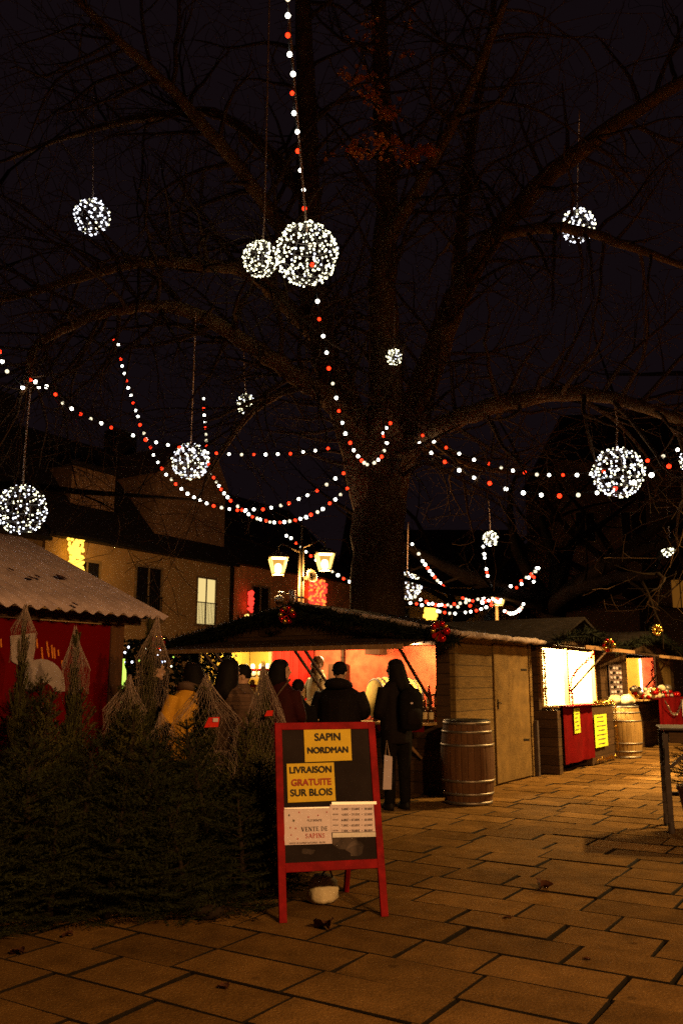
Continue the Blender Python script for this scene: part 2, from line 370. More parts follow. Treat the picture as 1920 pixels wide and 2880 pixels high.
def street_lamp(loc, rz, label, power, top=5.2, arm=.62, zl=(4.42, 4.52), group=None, hooded=False, colr=SODIUM, cone=176):
    t = thing('street_lamp', label, 'street lamp', loc, rz, group)
    p = MB(); p.lathe([(.13, 0), (.13, .5), (.10, .55), (.075, .65), (.06, top - 1.0), (.05, top - .4), (.022, top - .38), (.018, top + .15), (.002, top + .3)], n=14)
    for dx in (-.055, .055): p.tube([(dx, .05, 2.0), (dx, .05, top - .5)], .016, 6)
    p.build('pole', M['lampmetal'], t)
    for s_, z in zip((-1, 1), zl):
        a = MB(); a.tube(spline([Vector((0, 0, z + .08)), Vector((s_ * arm * .35, 0, z + .16)), Vector((s_ * arm * .8, 0, z + .27)), Vector((s_ * arm, 0, z + .2)), Vector((s_ * arm, 0, z + .08))]), .022, 7); a.build('arm', M['lampmetal'], t)
        lantern(t, (s_ * arm, 0, z), power=power, hooded=hooded, s=.92, colr=colr, cone=cone)
    return t
pl = at(848, 1570, 21); lampbase = Vector((pl.x, pl.y, 0))
tl = street_lamp(lampbase, R(8), 'tall street lamp with two glowing lanterns rising behind the market chalet', 640, top=5.05, arm=.57, zl=(4.46, 4.58))
hs = MB(); hs.lathe([(.05, -.10), (.06, 0), (.11, .06), (.17, .13), (.165, .13), (.09, .05), (.01, .03)], n=16)
ho = hs.build('loudspeaker', M['lampmetal'], tl, (.16, -.10, 3.92)); ho.rotation_euler = (R(75), 0, R(35))
# a matching lamp on the near side of the square, behind the photographer, which lights the sign and the paving
street_lamp(Vector((4.0, -1.6, 0)), R(10), 'street lamp with two lanterns standing on the near side of the square', 1300, hooded=True, top=5.9, zl=(5.1, 5.2))
# and one to the right of the alley, which rakes across the chalet side
street_lamp(Vector((9.2, 14.2, 0)), R(70), 'street lamp with two lanterns at the right edge of the alley', 4300, hooded=True, colr=(1, .58, .18), top=7.9, zl=(7.1, 7.2), cone=130)
# small far lantern in the street behind the right hand strings
pf = at(1395, 1693, 22.8)
tf = thing('wall_lantern', 'far glowing street lantern behind the low strings of bulbs', 'street lamp', (pf.x, pf.y, 0))
MB().lathe([(.09, 0), (.05, .6), (.045, pf.z + .15)], n=10).build('pole', M['lampmetal'], tf)
MB().tube([(0, 0, pf.z + .1), (.0, -.2, pf.z + .35), (0, -.32, pf.z + .25)], .025, 6).build('arm', M['lampmetal'], tf)
lantern(tf, (0, -.32, pf.z + .25), power=60, s=.72)

# security camera on a pole just left of the lamp
pc = at(785, 1690, 20.2)
tc_ = thing('security_camera', 'white dome security camera on a bracket below the lamp lanterns', 'camera', (pc.x, pc.y, pc.z))
MB().ball((0, 0, 0), .105, 14, 8).build('dome', M['darkglass'], tc_)
MB().lathe([(.03, .13), (.09, .11), (.118, .05), (.118, -.02), (.10, -.02)], n=16).build('housing', M['white'], tc_)
b = MB(); b.tube([(0, 0, .12), (0, 0, .2), (.18, .05, .16), (.36, .12, .16)], .03, 8); b.box((.30, .1, .12), (.14, .12, .30)); b.bar((.34, .12, .1), (.56, .25, .1), .05); b.build('bracket', M['white'], tc_)

# ================================================================== A-FRAME SIGN
def sign():
    a0 = ground(787, 2597); a1 = ground(1089, 2578); b0 = at(785, 2032, a0.y + .30); b1 = at(1062, 2032, a1.y + .30)
    ex = (a1 - a0); W = ex.length; ex.normalize(); mid = (a0 + a1) / 2; topm = (b0 + b1) / 2
    ez = topm - mid; ez = (ez - ex * ez.dot(ex)); H = ez.length; ez.normalize(); ey = ez.cross(ex)   # ey points away from the viewer
    W = (W + .70) / 2; t = thing('a_frame_sign', 'red framed chalkboard A-frame sign standing on the paving', 'sign', mid)
    Mx = Matrix((ex, ey, ez)).transposed()
    def L(x, y, z): return Mx @ Vector((x, y, z))
    fr = .048
    def stick(mb, x0, x1, z0, z1, y0=-.014, y1=.014):
        mb.add([L(x, y, z) for z in (z0, z1) for x, y in ((x0, y0), (x1, y0), (x1, y1), (x0, y1))], [(3, 2, 1, 0), (4, 5, 6, 7), (0, 1, 5, 4), (1, 2, 6, 5), (2, 3, 7, 6), (3, 0, 4, 7)])
    for s_ in (-1, 1):
        m = MB(); x = s_ * (W / 2 - fr / 2); stick(m, x - fr / 2, x + fr / 2, 0, H); bevel(m.build('leg', M['redpaint'], t), .004)
    for z in (H - fr / 2, .315):
        m = MB(); stick(m, -W / 2 + fr - .002, W / 2 - fr + .002, z - fr / 2 - (.008 if z < 1 else 0), z + fr / 2, -.0125, .0125); bevel(m.build('rail', M['redpaint'], t), .004)
    m = MB(); stick(m, -W / 2 + fr, W / 2 - fr, .335, H - fr, -.003, .006); m.build('chalkboard', M['slate'], t)
    m = MB(); rr = random.Random(3)
    for cx, cz, sx, sz in ((.10, .45, .10, .045), (.16, .40, .06, .05), (.02, .47, .05, .03), (-.15, .40, .05, .02)):
        m.add([L(cx + sx * math.cos(a) * rr.uniform(.6, 1.2), -.006 - cx * .001, cz + sz * math.sin(a) * rr.uniform(.6, 1.2)) for a in [k * .5236 for k in range(12)]], [tuple(range(12))])
    m.build('chalk_smear', M['smear'], t)
    # rear trestle
    Mb = Matrix((ex, ey, Z)).transposed()
    top = L(0, .03, H - .02); foot = ey.copy(); foot.z = 0; foot.normalize(); foot = foot * .72
    for s_ in (-1, 1):
        p0 = ex * s_ * (W / 2 - .1) + top; p1 = ex * s_ * (W / 2 - .1) + Vector((foot.x, foot.y, .0)) + Vector((0, 0, 0))
        m = MB(); m.bar(p1, p0, .05, .03, up=ex); m.build('rear_leg', M['redpaint'], t)
    m = MB(); m.bar(ex * -(W / 2 - .125) + top.lerp(foot, .72), ex * (W / 2 - .125) + top.lerp(foot, .72), .03, .05); m.build('rear_rail', M['redpaint'], t)
    # pixel -> board plane
    def B(px, py):
        w = onplane(px, py, mid + Mx @ Vector((0, -.004, 0)), ey); d = w - mid; return d.dot(ex), d.dot(ez)
    return mid, ex, ey, ez, Mx, B
S_MID, S_EX, S_EY, S_EZ, S_M, SB = sign()
def sgn(x, y): return 640 + x * .33163, 1980 + y * .33171      # crop coordinates of the sign to photo pixels

def text_mesh(s, size, bold, name='lettering', sx=1.0):
    cu = bpy.data.curves.new(name, 'FONT'); cu.body = s; cu.size = size; cu.offset = bold; cu.align_x = 'CENTER'; cu.align_y = 'CENTER'; cu.fill_mode = 'FRONT'
    o = bpy.data.objects.new(name, cu); col.objects.link(o); bpy.context.view_layer.update()
    me = bpy.data.meshes.new_from_object(o.evaluated_get(bpy.context.evaluated_depsgraph_get()))
    bpy.data.objects.remove(o); xs = [v.co.x for v in me.vertices]; ys = [v.co.y for v in me.vertices]
    cx = (min(xs) + max(xs)) / 2; cy = (min(ys) + max(ys)) / 2; w = max(xs) - min(xs); h = max(ys) - min(ys)
    for v in me.vertices: v.co.x = (v.co.x - cx) * sx; v.co.y -= cy
    return me, w * sx, h
# serif capitals from strokes: (x0,y0,x1,y1,width) in a 1-high cell, then serifs
SER = {
 'V': (.86, [(.10, 1, .43, 0, .15), (.76, 1, .43, 0, .06)], [(.0, .24, 1), (.62, .86, 1)]),
 'E': (.70, [(.18, 0, .18, 1, .15), (.05, .97, .62, .97, .06), (.18, .5, .48, .5, .06), (.05, .03, .65, .03, .06), (.61, .76, .61, .98, .06), (.64, .02, .64, .26, .06), (.46, .38, .46, .62, .05)], [(.02, .3, 0), (.02, .3, 1)]),
 'N': (.86, [(.15, 0, .15, 1, .06), (.13, 1, .72, 0, .15), (.72, 0, .72, 1, .06)], [(.02, .28, 0), (.02, .2, 1), (.6, .84, 1)]),
 'T': (.74, [(.37, 0, .37, 1, .15), (.04, .97, .70, .97, .06), (.05, .72, .05, 1, .06), (.69, .72, .69, 1, .06)], [(.22, .52, 0)]),
 'I': (.38, [(.19, 0, .19, 1, .15)], [(.04, .34, 0), (.04, .34, 1)]),
 'A': (.86, [(.10, 0, .42, 1, .06), (.44, 1, .74, 0, .15), (.22, .34, .62, .34, .06)], [(.0, .22, 0), (.6, .88, 0)]),
}
def serif_mesh(s, h):
    m = MB(); x = 0
    def stroke(x0, y0, x1, y1, w):
        a = Vector((x0, y0, 0)); b_ = Vector((x1, y1, 0)); d = (b_ - a).normalized(); p = Vector((-d.y, d.x, 0)) * w / 2
        m.add([a + p, a - p, b_ - p, b_ + p], [(0, 1, 2, 3)])
    def arc(cx, cy, rx, ry, a0, a1, w0, w1):
        k = 10; pr = None
        for i in range(k + 1):
            t = i / k; a = R(a0 + (a1 - a0) * t); w = w0 + (w1 - w0) * math.sin(math.pi * t)
            q = (Vector((cx + (rx + w / 2) * math.cos(a), cy + (ry + .02) * math.sin(a), 0)), Vector((cx + (rx - w / 2) * math.cos(a), cy + (ry - .045) * math.sin(a), 0)))
            if pr: m.add([pr[0], pr[1], q[1], q[0]], [(0, 1, 2, 3)])
            pr = q
    for ch in s:
        if ch == ' ': x += .42; continue
        if ch in SER:
            w, st, se = SER[ch]
            for a in st: stroke(a[0] + x, a[1], a[2] + x, a[3], a[4])
            for a in se: stroke(x + a[0], a[2] and .975 or .025, x + a[1], a[2] and .975 or .025, .05)
        else:
            if ch in 'DP':
                stroke(x + .18, 0, x + .18, 1, .15); stroke(x + .02, .975, x + .4, .975, .05); stroke(x + .02, .025, x + .38, .025, .05)
                if ch == 'D': arc(x + .34, .5, .38, .47, -90, 90, .05, .16); w = .86
                else: arc(x + .34, .73, .25, .24, -90, 90, .05, .15); stroke(x + .18, .49, x + .36, .49, .05); w = .70
            elif ch == 'S':
                arc(x + .30, .74, .19, .22, 20, 270, .06, .13); arc(x + .30, .27, .21, .24, 90, -160, .06, .13); w = .62
                stroke(x + .49, .72, x + .49, .98, .05); stroke(x + .08, .02, x + .08, .28, .05)
        x += w + .09
    m.v = [Vector(((v.x - x / 2) * h, (v.y - .5) * h, 0)) for v in m.v]
    return m, x * h
def sheet_on_board(name, label, corners, m, lift, cat='notice', grp=None):
    """a sheet of paper held on the chalkboard; corners in crop coordinates: TL TR BR BL"""
    q = [SB(*sgn(*c)) for c in corners]; cx = sum(a for a, _ in q) / 4; cy = sum(b for _, b in q) / 4
    o0 = S_MID + S_M @ Vector((cx, -.004 - lift, cy))
    t = thing(name, label, cat, o0, 0, grp); t.rotation_euler = (S_M @ Matrix.Rotation(R(90), 3, 'X')).to_euler()     # local x right, y up, z toward viewer
    mb = MB(); n = 8; r = random.Random(len(label)); vs = []; fs = []
    for j in range(n + 1):
        for i in range(n + 1):
            a, b_ = i / n, j / n
            l0 = Vector(q[3]).lerp(Vector(q[0]), b_); l1 = Vector(q[2]).lerp(Vector(q[1]), b_); p = l0.lerp(l1, a)
            vs.append(Vector((p.x - cx, p.y - cy, .0012 * math.sin(a * 9 + b_ * 5) + .0012 * math.sin(b_ * 11 + a * 3))))
    for j in range(n):
        for i in range(n): k = j * (n + 1) + i; fs.append((k, k + 1, k + n + 2, k + n + 1))
    o = len(vs); vs += [v - Vector((0, 0, .0016)) for v in vs]
    fs += [tuple(i + o for i in f[::-1]) for f in fs]
    mb.add(vs, fs, True).build('sheet', m, t)
    ang = math.atan2(q[1][1] - q[0][1], q[1][0] - q[0][0])
    def put(px, py, me, mm, nm='lettering', z=.004):
        x, y = SB(*sgn(px, py)); me.materials.clear(); me.materials.append(mm); o_ = link(nm, me, t, (x - cx, y - cy, z), (0, 0, ang)); return o_
    return t, put
def sans(txt, wpx, bold=.02):
    """sans capitals fitted to a width in crop pixels on the board"""
    w = wpx * .33163 / F * 5.5
    me, ww, h = text_mesh(txt, .1, 0); k = w / ww; m = MB(); e = bold * w / len(txt) * 1.6; base = [v.co * k for v in me.vertices]; fs = [tuple(p.vertices) for p in me.polygons]
    sh_ = [(0, 0)] + ([(e, 0), (-e, 0), (0, e), (0, -e), (e * .7, e * .7), (-e * .7, e * .7), (e * .7, -e * .7), (-e * .7, -e * .7)] if bold > .012 else [(e, 0), (-e, 0)])
    for q, (a, b_) in enumerate(sh_): m.add([p + Vector((a, b_, q * .00012)) for p in base], fs)
    return m.mesh('lettering', M['black'])
def serif(txt, wpx):
    m, w = serif_mesh(txt, .1); k = wpx * .33163 / F * 5.5 / w; m.v = [v * k for v in m.v]; return m.mesh('lettering', M['black'])
t, put = sheet_on_board('notice', 'yellow notice reading SAPIN NORDMAN at the top of the chalkboard', [(645, 215), (1040, 207), (1052, 478), (655, 494)], M['yellowpaper'], .004)
put(845, 280, sans('SAPIN', 232, .038), M['black']); put(848, 391, sans('NORDMAN', 366, .038), M['black'])
mb = MB(); mb.add([(0, 0, 0), (.04, .004, 0), (.043, .03, 0)], [(0, 1, 2)]); x, y = SB(*sgn(1000, 478))
t, put = sheet_on_board('notice', 'yellow notice reading LIVRAISON GRATUITE SUR BLOIS on the left of the chalkboard', [(500, 508), (898, 497), (915, 820), (510, 838)], M['yellowpaper'], .006)
put(702, 558, sans('LIVRAISON', 370, .038), M['black']); put(708, 663, sans('GRATUITE', 350, .038), M['inkbrown']); put(709, 750, sans('SUR BLOIS', 368, .038), M['black'])
t, put = sheet_on_board('notice', 'white poster reading VENTE DE SAPINS with small red stars', [(470, 880), (868, 870), (883, 1185), (480, 1198)], M['paper'], .008)
put(736, 1060, serif('VENTE DE', 232), M['black']); put(742, 1117, serif('SAPINS', 172), M['inkred']); put(735, 988, sans('PLEYBENTE', 128, .01), M['inkgrey'])
put(672, 1178, sans('VENTE DE SAPINS NATURELS - BLOIS', 310, .005), M['inkgrey'])
def stars(parent_put, pts, s, mm):
    for x, y in pts:
        m = MB(); k = s * (1 + .3 * rnd.random())
        m.add([Vector(((k if i % 2 == 0 else k * .35) * math.cos(i * math.pi / 4 + .3), (k if i % 2 == 0 else k * .35) * math.sin(i * math.pi / 4 + .3), 0)) for i in range(8)], [tuple(range(8))])
        parent_put(x, y, m.mesh('star', mm), mm, 'star')
stars(put, [(605, 920), (765, 945), (683, 960), (838, 918), (530, 1050), (575, 1055), (537, 1112), (592, 1145)], .0065, M['inkred'])
stars(put, [(520, 945)], .009, M['black']); stars(put, [(558, 990)], .010, M['needle2'])
mb = MB(); mb.box((0, 0, 0), (.292, .008, .0008)); put(669, 884, mb.mesh('binding_strip', M['sleeve']), M['sleeve'], 'binding_strip')
t, put = sheet_on_board('notice', 'white price list with rows of euro prices on the right of the chalkboard', [(868, 850), (1270, 845), (1280, 1082), (880, 1090)], M['paper'], .006)
for i, s in enumerate(('5.00€ • 23.00€  •  30.00€', '4.00€ • 39.00€  •  53.00€', '6.00€ • 47.00€  •  60.00€', '7.00€ • 60.00€  •  63.00€', '7.00€ • 70.00€  •  80.00€')):
    put(1095, 890 + i * 46, sans(s, 275, .008), M['inkgrey'] if i % 2 else M['black']); put(912, 890 + i * 46, sans('80/100' if i < 2 else '150/200', 46, .004), M['inkgrey'])
mb = MB(); mb.box((0, 0, 0), (.300, .018, .0008)); put(1070, 842, mb.mesh('sleeve_edge', M['sleeve']), M['sleeve'], 'sleeve_edge')
mb = MB(); mb.box((0, 0, 0), (.300, .028, .0008)); put(1080, 1110, mb.mesh('sleeve_edge', M['sleeve']), M['sleeve'], 'sleeve_edge', .001)
# sack used as ballast under the sign, with a black rope handle
sk = ground(905, 2538); t = thing('sack', 'white plastic sack with black handle slumped under the red sign', 'sack', sk)
m = MB(); prof = [(.02, 0), (.085, .004), (.105, .03), (.10, .09), (.088, .14), (.06, .175), (.02, .185)]
m.lathe(prof, n=22, sx=1.0, sy=.75)
for i, v in enumerate(m.v):
    a = math.atan2(v.y, v.x); k = 1 + .10 * math.sin(3 * a + 20 * v.z) + .06 * math.sin(7 * a - 31 * v.z); m.v[i] = Vector((v.x * k + .03 * v.z, v.y * k, v.z))
m.build('bag', M['sack'], t)
MB().tube(spline([Vector((.0, -.03, .17)), Vector((.015, -.06, .205)), Vector((.05, -.05, .215)), Vector((.07, -.03, .165))]), .006, 6).build('handle', M['black'], t)

# ================================================================== BARRELS
def hoop_prof(r0, z, h): return [(r0 - .004, z), (r0 + .003, z), (r0 + .005, z + h / 2), (r0 + .003, z + h), (r0 - .004, z + h)]
def brad(z, H, re, rm): return re + (rm - re) * (1 - (2 * z / H - 1) ** 2)
def barrel(loc, label, H, re, rm, stave, rz=0, group='wine barrels', tilt=None, lid=True):
    t = thing('wine_barrel', label, 'barrel', loc, rz, group)
    if tilt: t.rotation_euler = tilt
    n = 26; k = 14; vs = []; m = MB()
    for j in range(n):                                  # every stave is slightly rounded, with a seam beside it
        a0 = 2 * math.pi * j / n + .006; a1 = 2 * math.pi * (j + 1) / n - .006; o = []
        for i in range(k + 1):
            z = H * i / k; r = brad(z, H, re, rm) + rnd.uniform(-.0006, .0006)
            for q, a in enumerate((a0, (a0 + a1) / 2, a1)):
                rr = r + (.0025 if q == 1 else -.002); o.append(Vector((rr * math.cos(a), rr * math.sin(a), z)))
        m.add(o, [(i * 3 + q, i * 3 + q + 1, i * 3 + q + 4, i * 3 + q + 3) for i in range(k) for q in (0, 1)], True)
    m.lathe([(re * .985 - .006, .0), (rm * .96, H / 2), (re * .985 - .006, H)], n=52)
    m.build('staves', stave, t)
    h = MB(); h.lathe([(re - .03, H - .035), (re - .03, H - .02)], n=32); h.lathe([(re - .03, .02), (re - .03, .035)], n=32); h.build('head', stave, t)
    if lid: MB().lathe([(re - .035, H - .012), (re + .004, H - .006), (re + .006, H + .012), (re - .012, H + .016), (re - .03, H + .004), (.01, H + .002)], n=40).build('lid', M['iron'], t)
    for z, w in ((.005, .035), (H * .115, .03), (H * .27, .029), (H * .73 - .034, .029), (H * .885 - .03, .03), (H - .04, .035)):
        r = max(brad(z, H, re, rm), brad(z + w, H, re, rm)) + .003
        MB().lathe(hoop_prof(r, z, w), n=40).build('hoop', M['hoop'], t)
    return t
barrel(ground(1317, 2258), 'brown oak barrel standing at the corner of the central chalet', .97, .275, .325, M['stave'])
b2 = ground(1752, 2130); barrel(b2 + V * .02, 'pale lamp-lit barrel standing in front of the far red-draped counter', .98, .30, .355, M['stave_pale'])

# ================================================================== CHALETS
def fir_rope(m, pts, rad, dens, r, ln=.06, w=.012):
    """bristly fir garland: needle blades around a line"""
    for a, b_ in zip(pts[:-1], pts[1:]):
        L = (b_ - a).length
        for _ in range(int(L * dens)):
            p = a.lerp(b_, r.random()); d = Vector((r.gauss(0, 1), r.gauss(0, 1), r.gauss(0, 1))).normalized()
            q = p + d * rad * r.uniform(.3, 1.2); s_ = d.cross(Vector((r.gauss(0, 1), r.gauss(0, 1), r.gauss(0, 1)))).normalized() * w
            m.add([p + d * rad * .1 - s_, p + d * rad * .1 + s_, q + d * ln], [(0, 1, 2)])
    return m
def chalet(loc, rz, label, W, Dp, lit_wall, opening, side_mat=None, Hh=2.03, pk=2.50, flap=.95, counter=.88, ext=None, gx=None, backwall=None, front_over=.32, flapz=(2.02, 1.86), edge=True, group='wooden market chalets'):
    """local x along the front (0..-W going left), y into the chalet"""
    t = thing('market_chalet', label, 'chalet', loc, rz, group)
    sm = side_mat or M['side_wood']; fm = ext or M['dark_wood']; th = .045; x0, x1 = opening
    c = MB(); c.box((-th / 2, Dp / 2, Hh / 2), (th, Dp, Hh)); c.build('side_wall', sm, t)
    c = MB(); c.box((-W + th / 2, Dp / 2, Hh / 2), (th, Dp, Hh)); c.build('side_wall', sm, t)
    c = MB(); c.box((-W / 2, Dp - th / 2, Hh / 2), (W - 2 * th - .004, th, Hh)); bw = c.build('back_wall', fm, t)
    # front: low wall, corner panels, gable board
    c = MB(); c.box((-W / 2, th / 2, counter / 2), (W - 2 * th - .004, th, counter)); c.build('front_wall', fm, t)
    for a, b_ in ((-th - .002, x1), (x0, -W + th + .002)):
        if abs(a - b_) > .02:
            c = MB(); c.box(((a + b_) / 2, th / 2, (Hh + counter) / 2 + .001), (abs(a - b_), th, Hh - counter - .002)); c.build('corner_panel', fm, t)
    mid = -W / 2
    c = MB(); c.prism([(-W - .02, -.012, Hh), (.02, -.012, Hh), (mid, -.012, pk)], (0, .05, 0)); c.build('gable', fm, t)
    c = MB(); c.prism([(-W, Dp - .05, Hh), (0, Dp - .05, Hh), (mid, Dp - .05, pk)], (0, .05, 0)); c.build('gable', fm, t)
    # roof: two slabs with overhang, soft pale felt edge
    ov = .22; s_ = (pk - Hh) / (W / 2); zz = .06
    for sg in (-1, 1):
        xe = mid + sg * (W / 2 + ov); ze = Hh - s_ * ov; n = 10; r = MB(); rr = random.Random(5 + sg)
        y0, y1 = -front_over, Dp + .18
        r.prism([(mid, y0, pk + .02), (xe, y0, ze + .02), (xe, y0, ze + zz), (mid, y0, pk + zz + .01)], (0, y1 - y0, 0))
        ro = r.build('roof', M['felt'], t)
        if edge:
            e = MB(); L = Vector((xe, y0, ze + zz)); pts = []; rad = []
            for i in range(25):
                yy = y0 + (y1 - y0) * i / 24; pts.append(Vector((xe - sg * .02, yy, ze + zz + .005 + rr.uniform(-.006, .006)))); rad.append(.042 + rr.uniform(-.012, .014))
            e.tube(pts, rad, 8)
            pts = []; rad = []
            for i in range(25):
                q = i / 24; pts.append(Vector((mid + (xe - mid) * q, y0 + .02, pk + zz + (ze - pk) * q + rr.uniform(-.006, .006)))); rad.append(.022 + .02 * q + rr.uniform(-.006, .008))
            e.tube(pts, rad, 8); e.build('roof_edge', M['snow'], ro)
    # raised shutter with its braces
    if flap:
        c = MB(); w = abs(x1 - x0); cx = (x0 + x1) / 2
        a = Vector((0, -.02, flapz[0])); b_ = Vector((0, -flap, flapz[1]))
        c.prism([(x0, a.y, a.z), (x0, b_.y, b_.z), (x0, b_.y, b_.z + .03), (x0, a.y, a.z + .03)], (x1 - x0, 0, 0)); fl = c.build('awning_flap', fm, t)
        c = MB(); c.bar((x0 - .03, -flap - .012, flapz[1] + .012), (x1 + .03, -flap - .012, flapz[1] + .012), .022, .06); c.build('edge_batten', M['beam'], fl)
        for xb in ([x1 - .06] + [x1 - w * q for q in (.36, .40, .74, .79)]) if edge else [x1 - .06 - .5 * w]:
            MB().bar((xb, -flap + .06, flapz[1] - .01), (xb, -.02, flapz[1] - .70), .03, .03).build('brace', M['dark_wood'], t)
    # counter top
    c = MB(); c.box((( x0 + x1) / 2, -.08, counter + .016), (abs(x1 - x0), .36, .032)); bevel(c.build('counter', M['pale_wood'], t), .005)
    if lit_wall:
        c = MB(); c.box(((x0 + x1) / 2, Dp - th - .02, (Hh + counter) / 2), (abs(x1 - x0), .012, Hh - counter + .2)); c.build('wall_hanging', lit_wall, t)
    # joists under the roof and floor plinth
    c = MB(); c.box((mid, Dp / 2, .03), (W - .12, Dp - .12, .06)); c.build('floor', M['dark_wood'], t)
    return t
K0 = ground(1281, 2240)
W1 = 4.62
CH = chalet(K0, ROT_A, 'central wooden chalet with red-lined bar and fir garland on its gable', W1, 2.85, None, (-4.4, -.245))
def loc1(x, y, z=0): return K0 + V * x + U * y + Z * z       # chalet-1 local to world
# door in the lit side wall
d = MB(); d.box((.012, 2.02, 1.0), (.028, 1.36, 1.94)); dr = d.build('door', M['door_wood'], CH)
d = MB(); d.bar((.028, 2.63, .56), (.028, 2.38, .575), .008, .03); d.bar((.028, 2.63, 1.62), (.028, 2.38, 1.62), .008, .03); d.build('hinge', M['iron'], dr)
d = MB(); d.box((.033, 1.42, 1.12), (.014, .022, .14)); d.tube([(.04, 1.42, 1.14), (.07, 1.42, 1.14), (.07, 1.47, 1.13)], .007, 7); d.build('handle', M['iron'], dr)
for yy in (2.79, .05): MB().box((.014, yy, 1.0), (.04, .10, 2.0)).build('corner_post', M['side_wood'], CH)
d = MB(); d.box((.06, 2.86, .42), (.06, .07, .84)); d.build('downpipe', M['greymetal'], CH)
# interior of the bar: red cloth, pink patterned paper, posts, shelf boxes
YB = 1.5
ih = MB(); ih.box((-2.31, YB + .03, 1.03), (4.52, .03, 1.94)); ih.build('partition', M['dark_wood'], CH)
ih = MB(); ih.box((-1.64, YB, 1.42), (3.12, .012, 1.15)); ih.build('wall_paper', M['pinkwall'], CH)
ih = MB()
for i in range(24):
    w = .85 / 24; x = -3.21 - w * (i + .5); ih.box((x, YB - .03 + .012 * math.sin(i * 1.3), 1.42), (w + .002, .014, 1.16))
ih.build('red_curtain', M['redwall'], CH)
ih = MB(); ih.box((-.055, .78, 1.42), (.012, 1.4, 1.1)); ih.build('side_lining', M['redwall'], CH)
ih = MB(); ih.box((-4.565, .78, 1.42), (.012, 1.4, 1.1)); ih.build('yellow_lining', M['yellowwall'], CH)
ih = MB(); ih.box((-4.30, YB - .01, 1.42), (.5, .012, 1.15)); ih.build('yellow_lining', M['yellowwall'], CH)
ih = MB(); ih.box((-4.07, YB - .05, 1.42), (.06, .06, 1.2)); ih.build('post', M['pale_wood'], CH)
ih = MB(); ih.box((-2.62, YB - .05, 1.45), (.055, .055, 1.15)); ih.build('post', M['dark_wood'], CH)
ih = MB(); ih.box((-1.95, YB - .14, 1.93), (.26, .24, .15)); ih.build('shelf_box', M['stave'], CH)
ih = MB(); ih.box((-2.66, YB - .13, 1.60), (.30, .14, .24)); ih.build('shelf_box', M['stave'], CH)
ih = MB(); ih.box((-2.25, .76, 1.985), (4.2, 1.4, .02)); ih.build('ceiling', M['stave'], CH)
point_light('bar_light', (-1.0, .85, 1.92), 70, (1, .60, .25), .08, CH)
point_light('bar_light', (-2.5, .85, 1.92), 70, (1, .58, .25), .08, CH)
point_light('bar_light', (-3.9, .8, 1.92), 60, (1, .72, .34), .08, CH)
# red cloth on the bar front
c = MB(); n = 60
for i in range(n):
    a = -4.2 + 3.9 * i / n; b_ = -4.2 + 3.9 * (i + 1) / n
    c.add([(a, -.275 - .012 * math.sin(i * .9), .88), (b_, -.275 - .012 * math.sin((i + 1) * .9), .88), (b_, -.275 - .02 * math.sin((i + 1) * .9), .80), (a, -.275 - .02 * math.sin(i * .9), .80)], [(0, 3, 2, 1)])
c.build('counter_frill', M['redcloth'], CH)
# folding bracket below the counter
MB().bar((-.45, -.05, .45), (-.75, -.26, .85), .03, .03).build('counter_bracket', M['beam'], CH)

# barrel lying on its side inside the bar
bl = loc1(-1.62, .72, 1.20)
tb = barrel(bl, 'pale oak barrel lying on its side inside the red-lined bar', .70, .27, .31, M['stave_new'], tilt=(R(-90), 0, R(-62)), lid=False)
mcr = thing('barrel_cradle', 'low timber cradle under the barrel inside the red-lined bar', 'cradle', loc1(-1.35, .95, .0), ROT_A)
c = MB(); c.box((0, 0, .86), (.8, .5, .06)); c.bar((-.33, 0, 0), (-.33, 0, .83), .06); c.bar((.33, 0, 0), (.33, 0, .83), .06); c.build('stand', M['stave'], mcr)
# bottles at the right end of the bar
def bottle_mesh():
    m = MB(); m.lathe([(.034, 0), (.036, .01), (.036, .15), (.03, .18), (.014, .21), (.013, .27), (.015, .272), (.015, .285)], n=12); return m.mesh('bottle', M['brass'])
BM = bottle_mesh(); lb = MB(); lb.lathe([(.0368, .04), (.0372, .05), (.0372, .12), (.0368, .13)], n=12); LBM = lb.mesh('bottle_label', M['label'])
cp = MB(); cp.lathe([(.0155, .245), (.0165, .25), (.0165, .29), (.004, .292)], n=10); CPM = cp.mesh('foil_cap', M['gold'])
for i, (x, y, z, w_) in enumerate([(-.33, .0, .912, 'front'), (-.43, .02, .912, 'front'), (-.53, .0, .912, 'front'), (-.63, .03, .912, 'front'), (-.31, .35, 1.10, 'middle'), (-.42, .36, 1.10, 'middle'), (-.53, .35, 1.10, 'middle'), (-.38, .72, 1.27, 'top'), (-.50, .72, 1.27, 'top')]):
    b_ = thing('bottle', 'dark bottle with pale label on the %s step of the rack at the bar end' % w_, 'bottle', loc1(x, y, z), ROT_A, 'bottles at the bar end')
    link('glass', BM, b_); link('paper_label', LBM, b_); link('foil_cap', CPM, b_)
rk = thing('bottle_rack', 'stepped pale wooden rack of bottles at the right end of the bar', 'rack', loc1(-.45, .0), ROT_A)
c = MB(); c.box((0, .36, 1.085), (.46, .22, .03)); c.box((0, .72, 1.255), (.46, .22, .03)); c.box((0, .48, 1.0), (.46, .02, .14)); c.box((0, .84, 1.07), (.46, .02, .34))
for sx in (-.22, .22): c.box((sx, .5, .55), (.02, .68, 1.08))
c.build('steps', M['pale_wood'], rk)
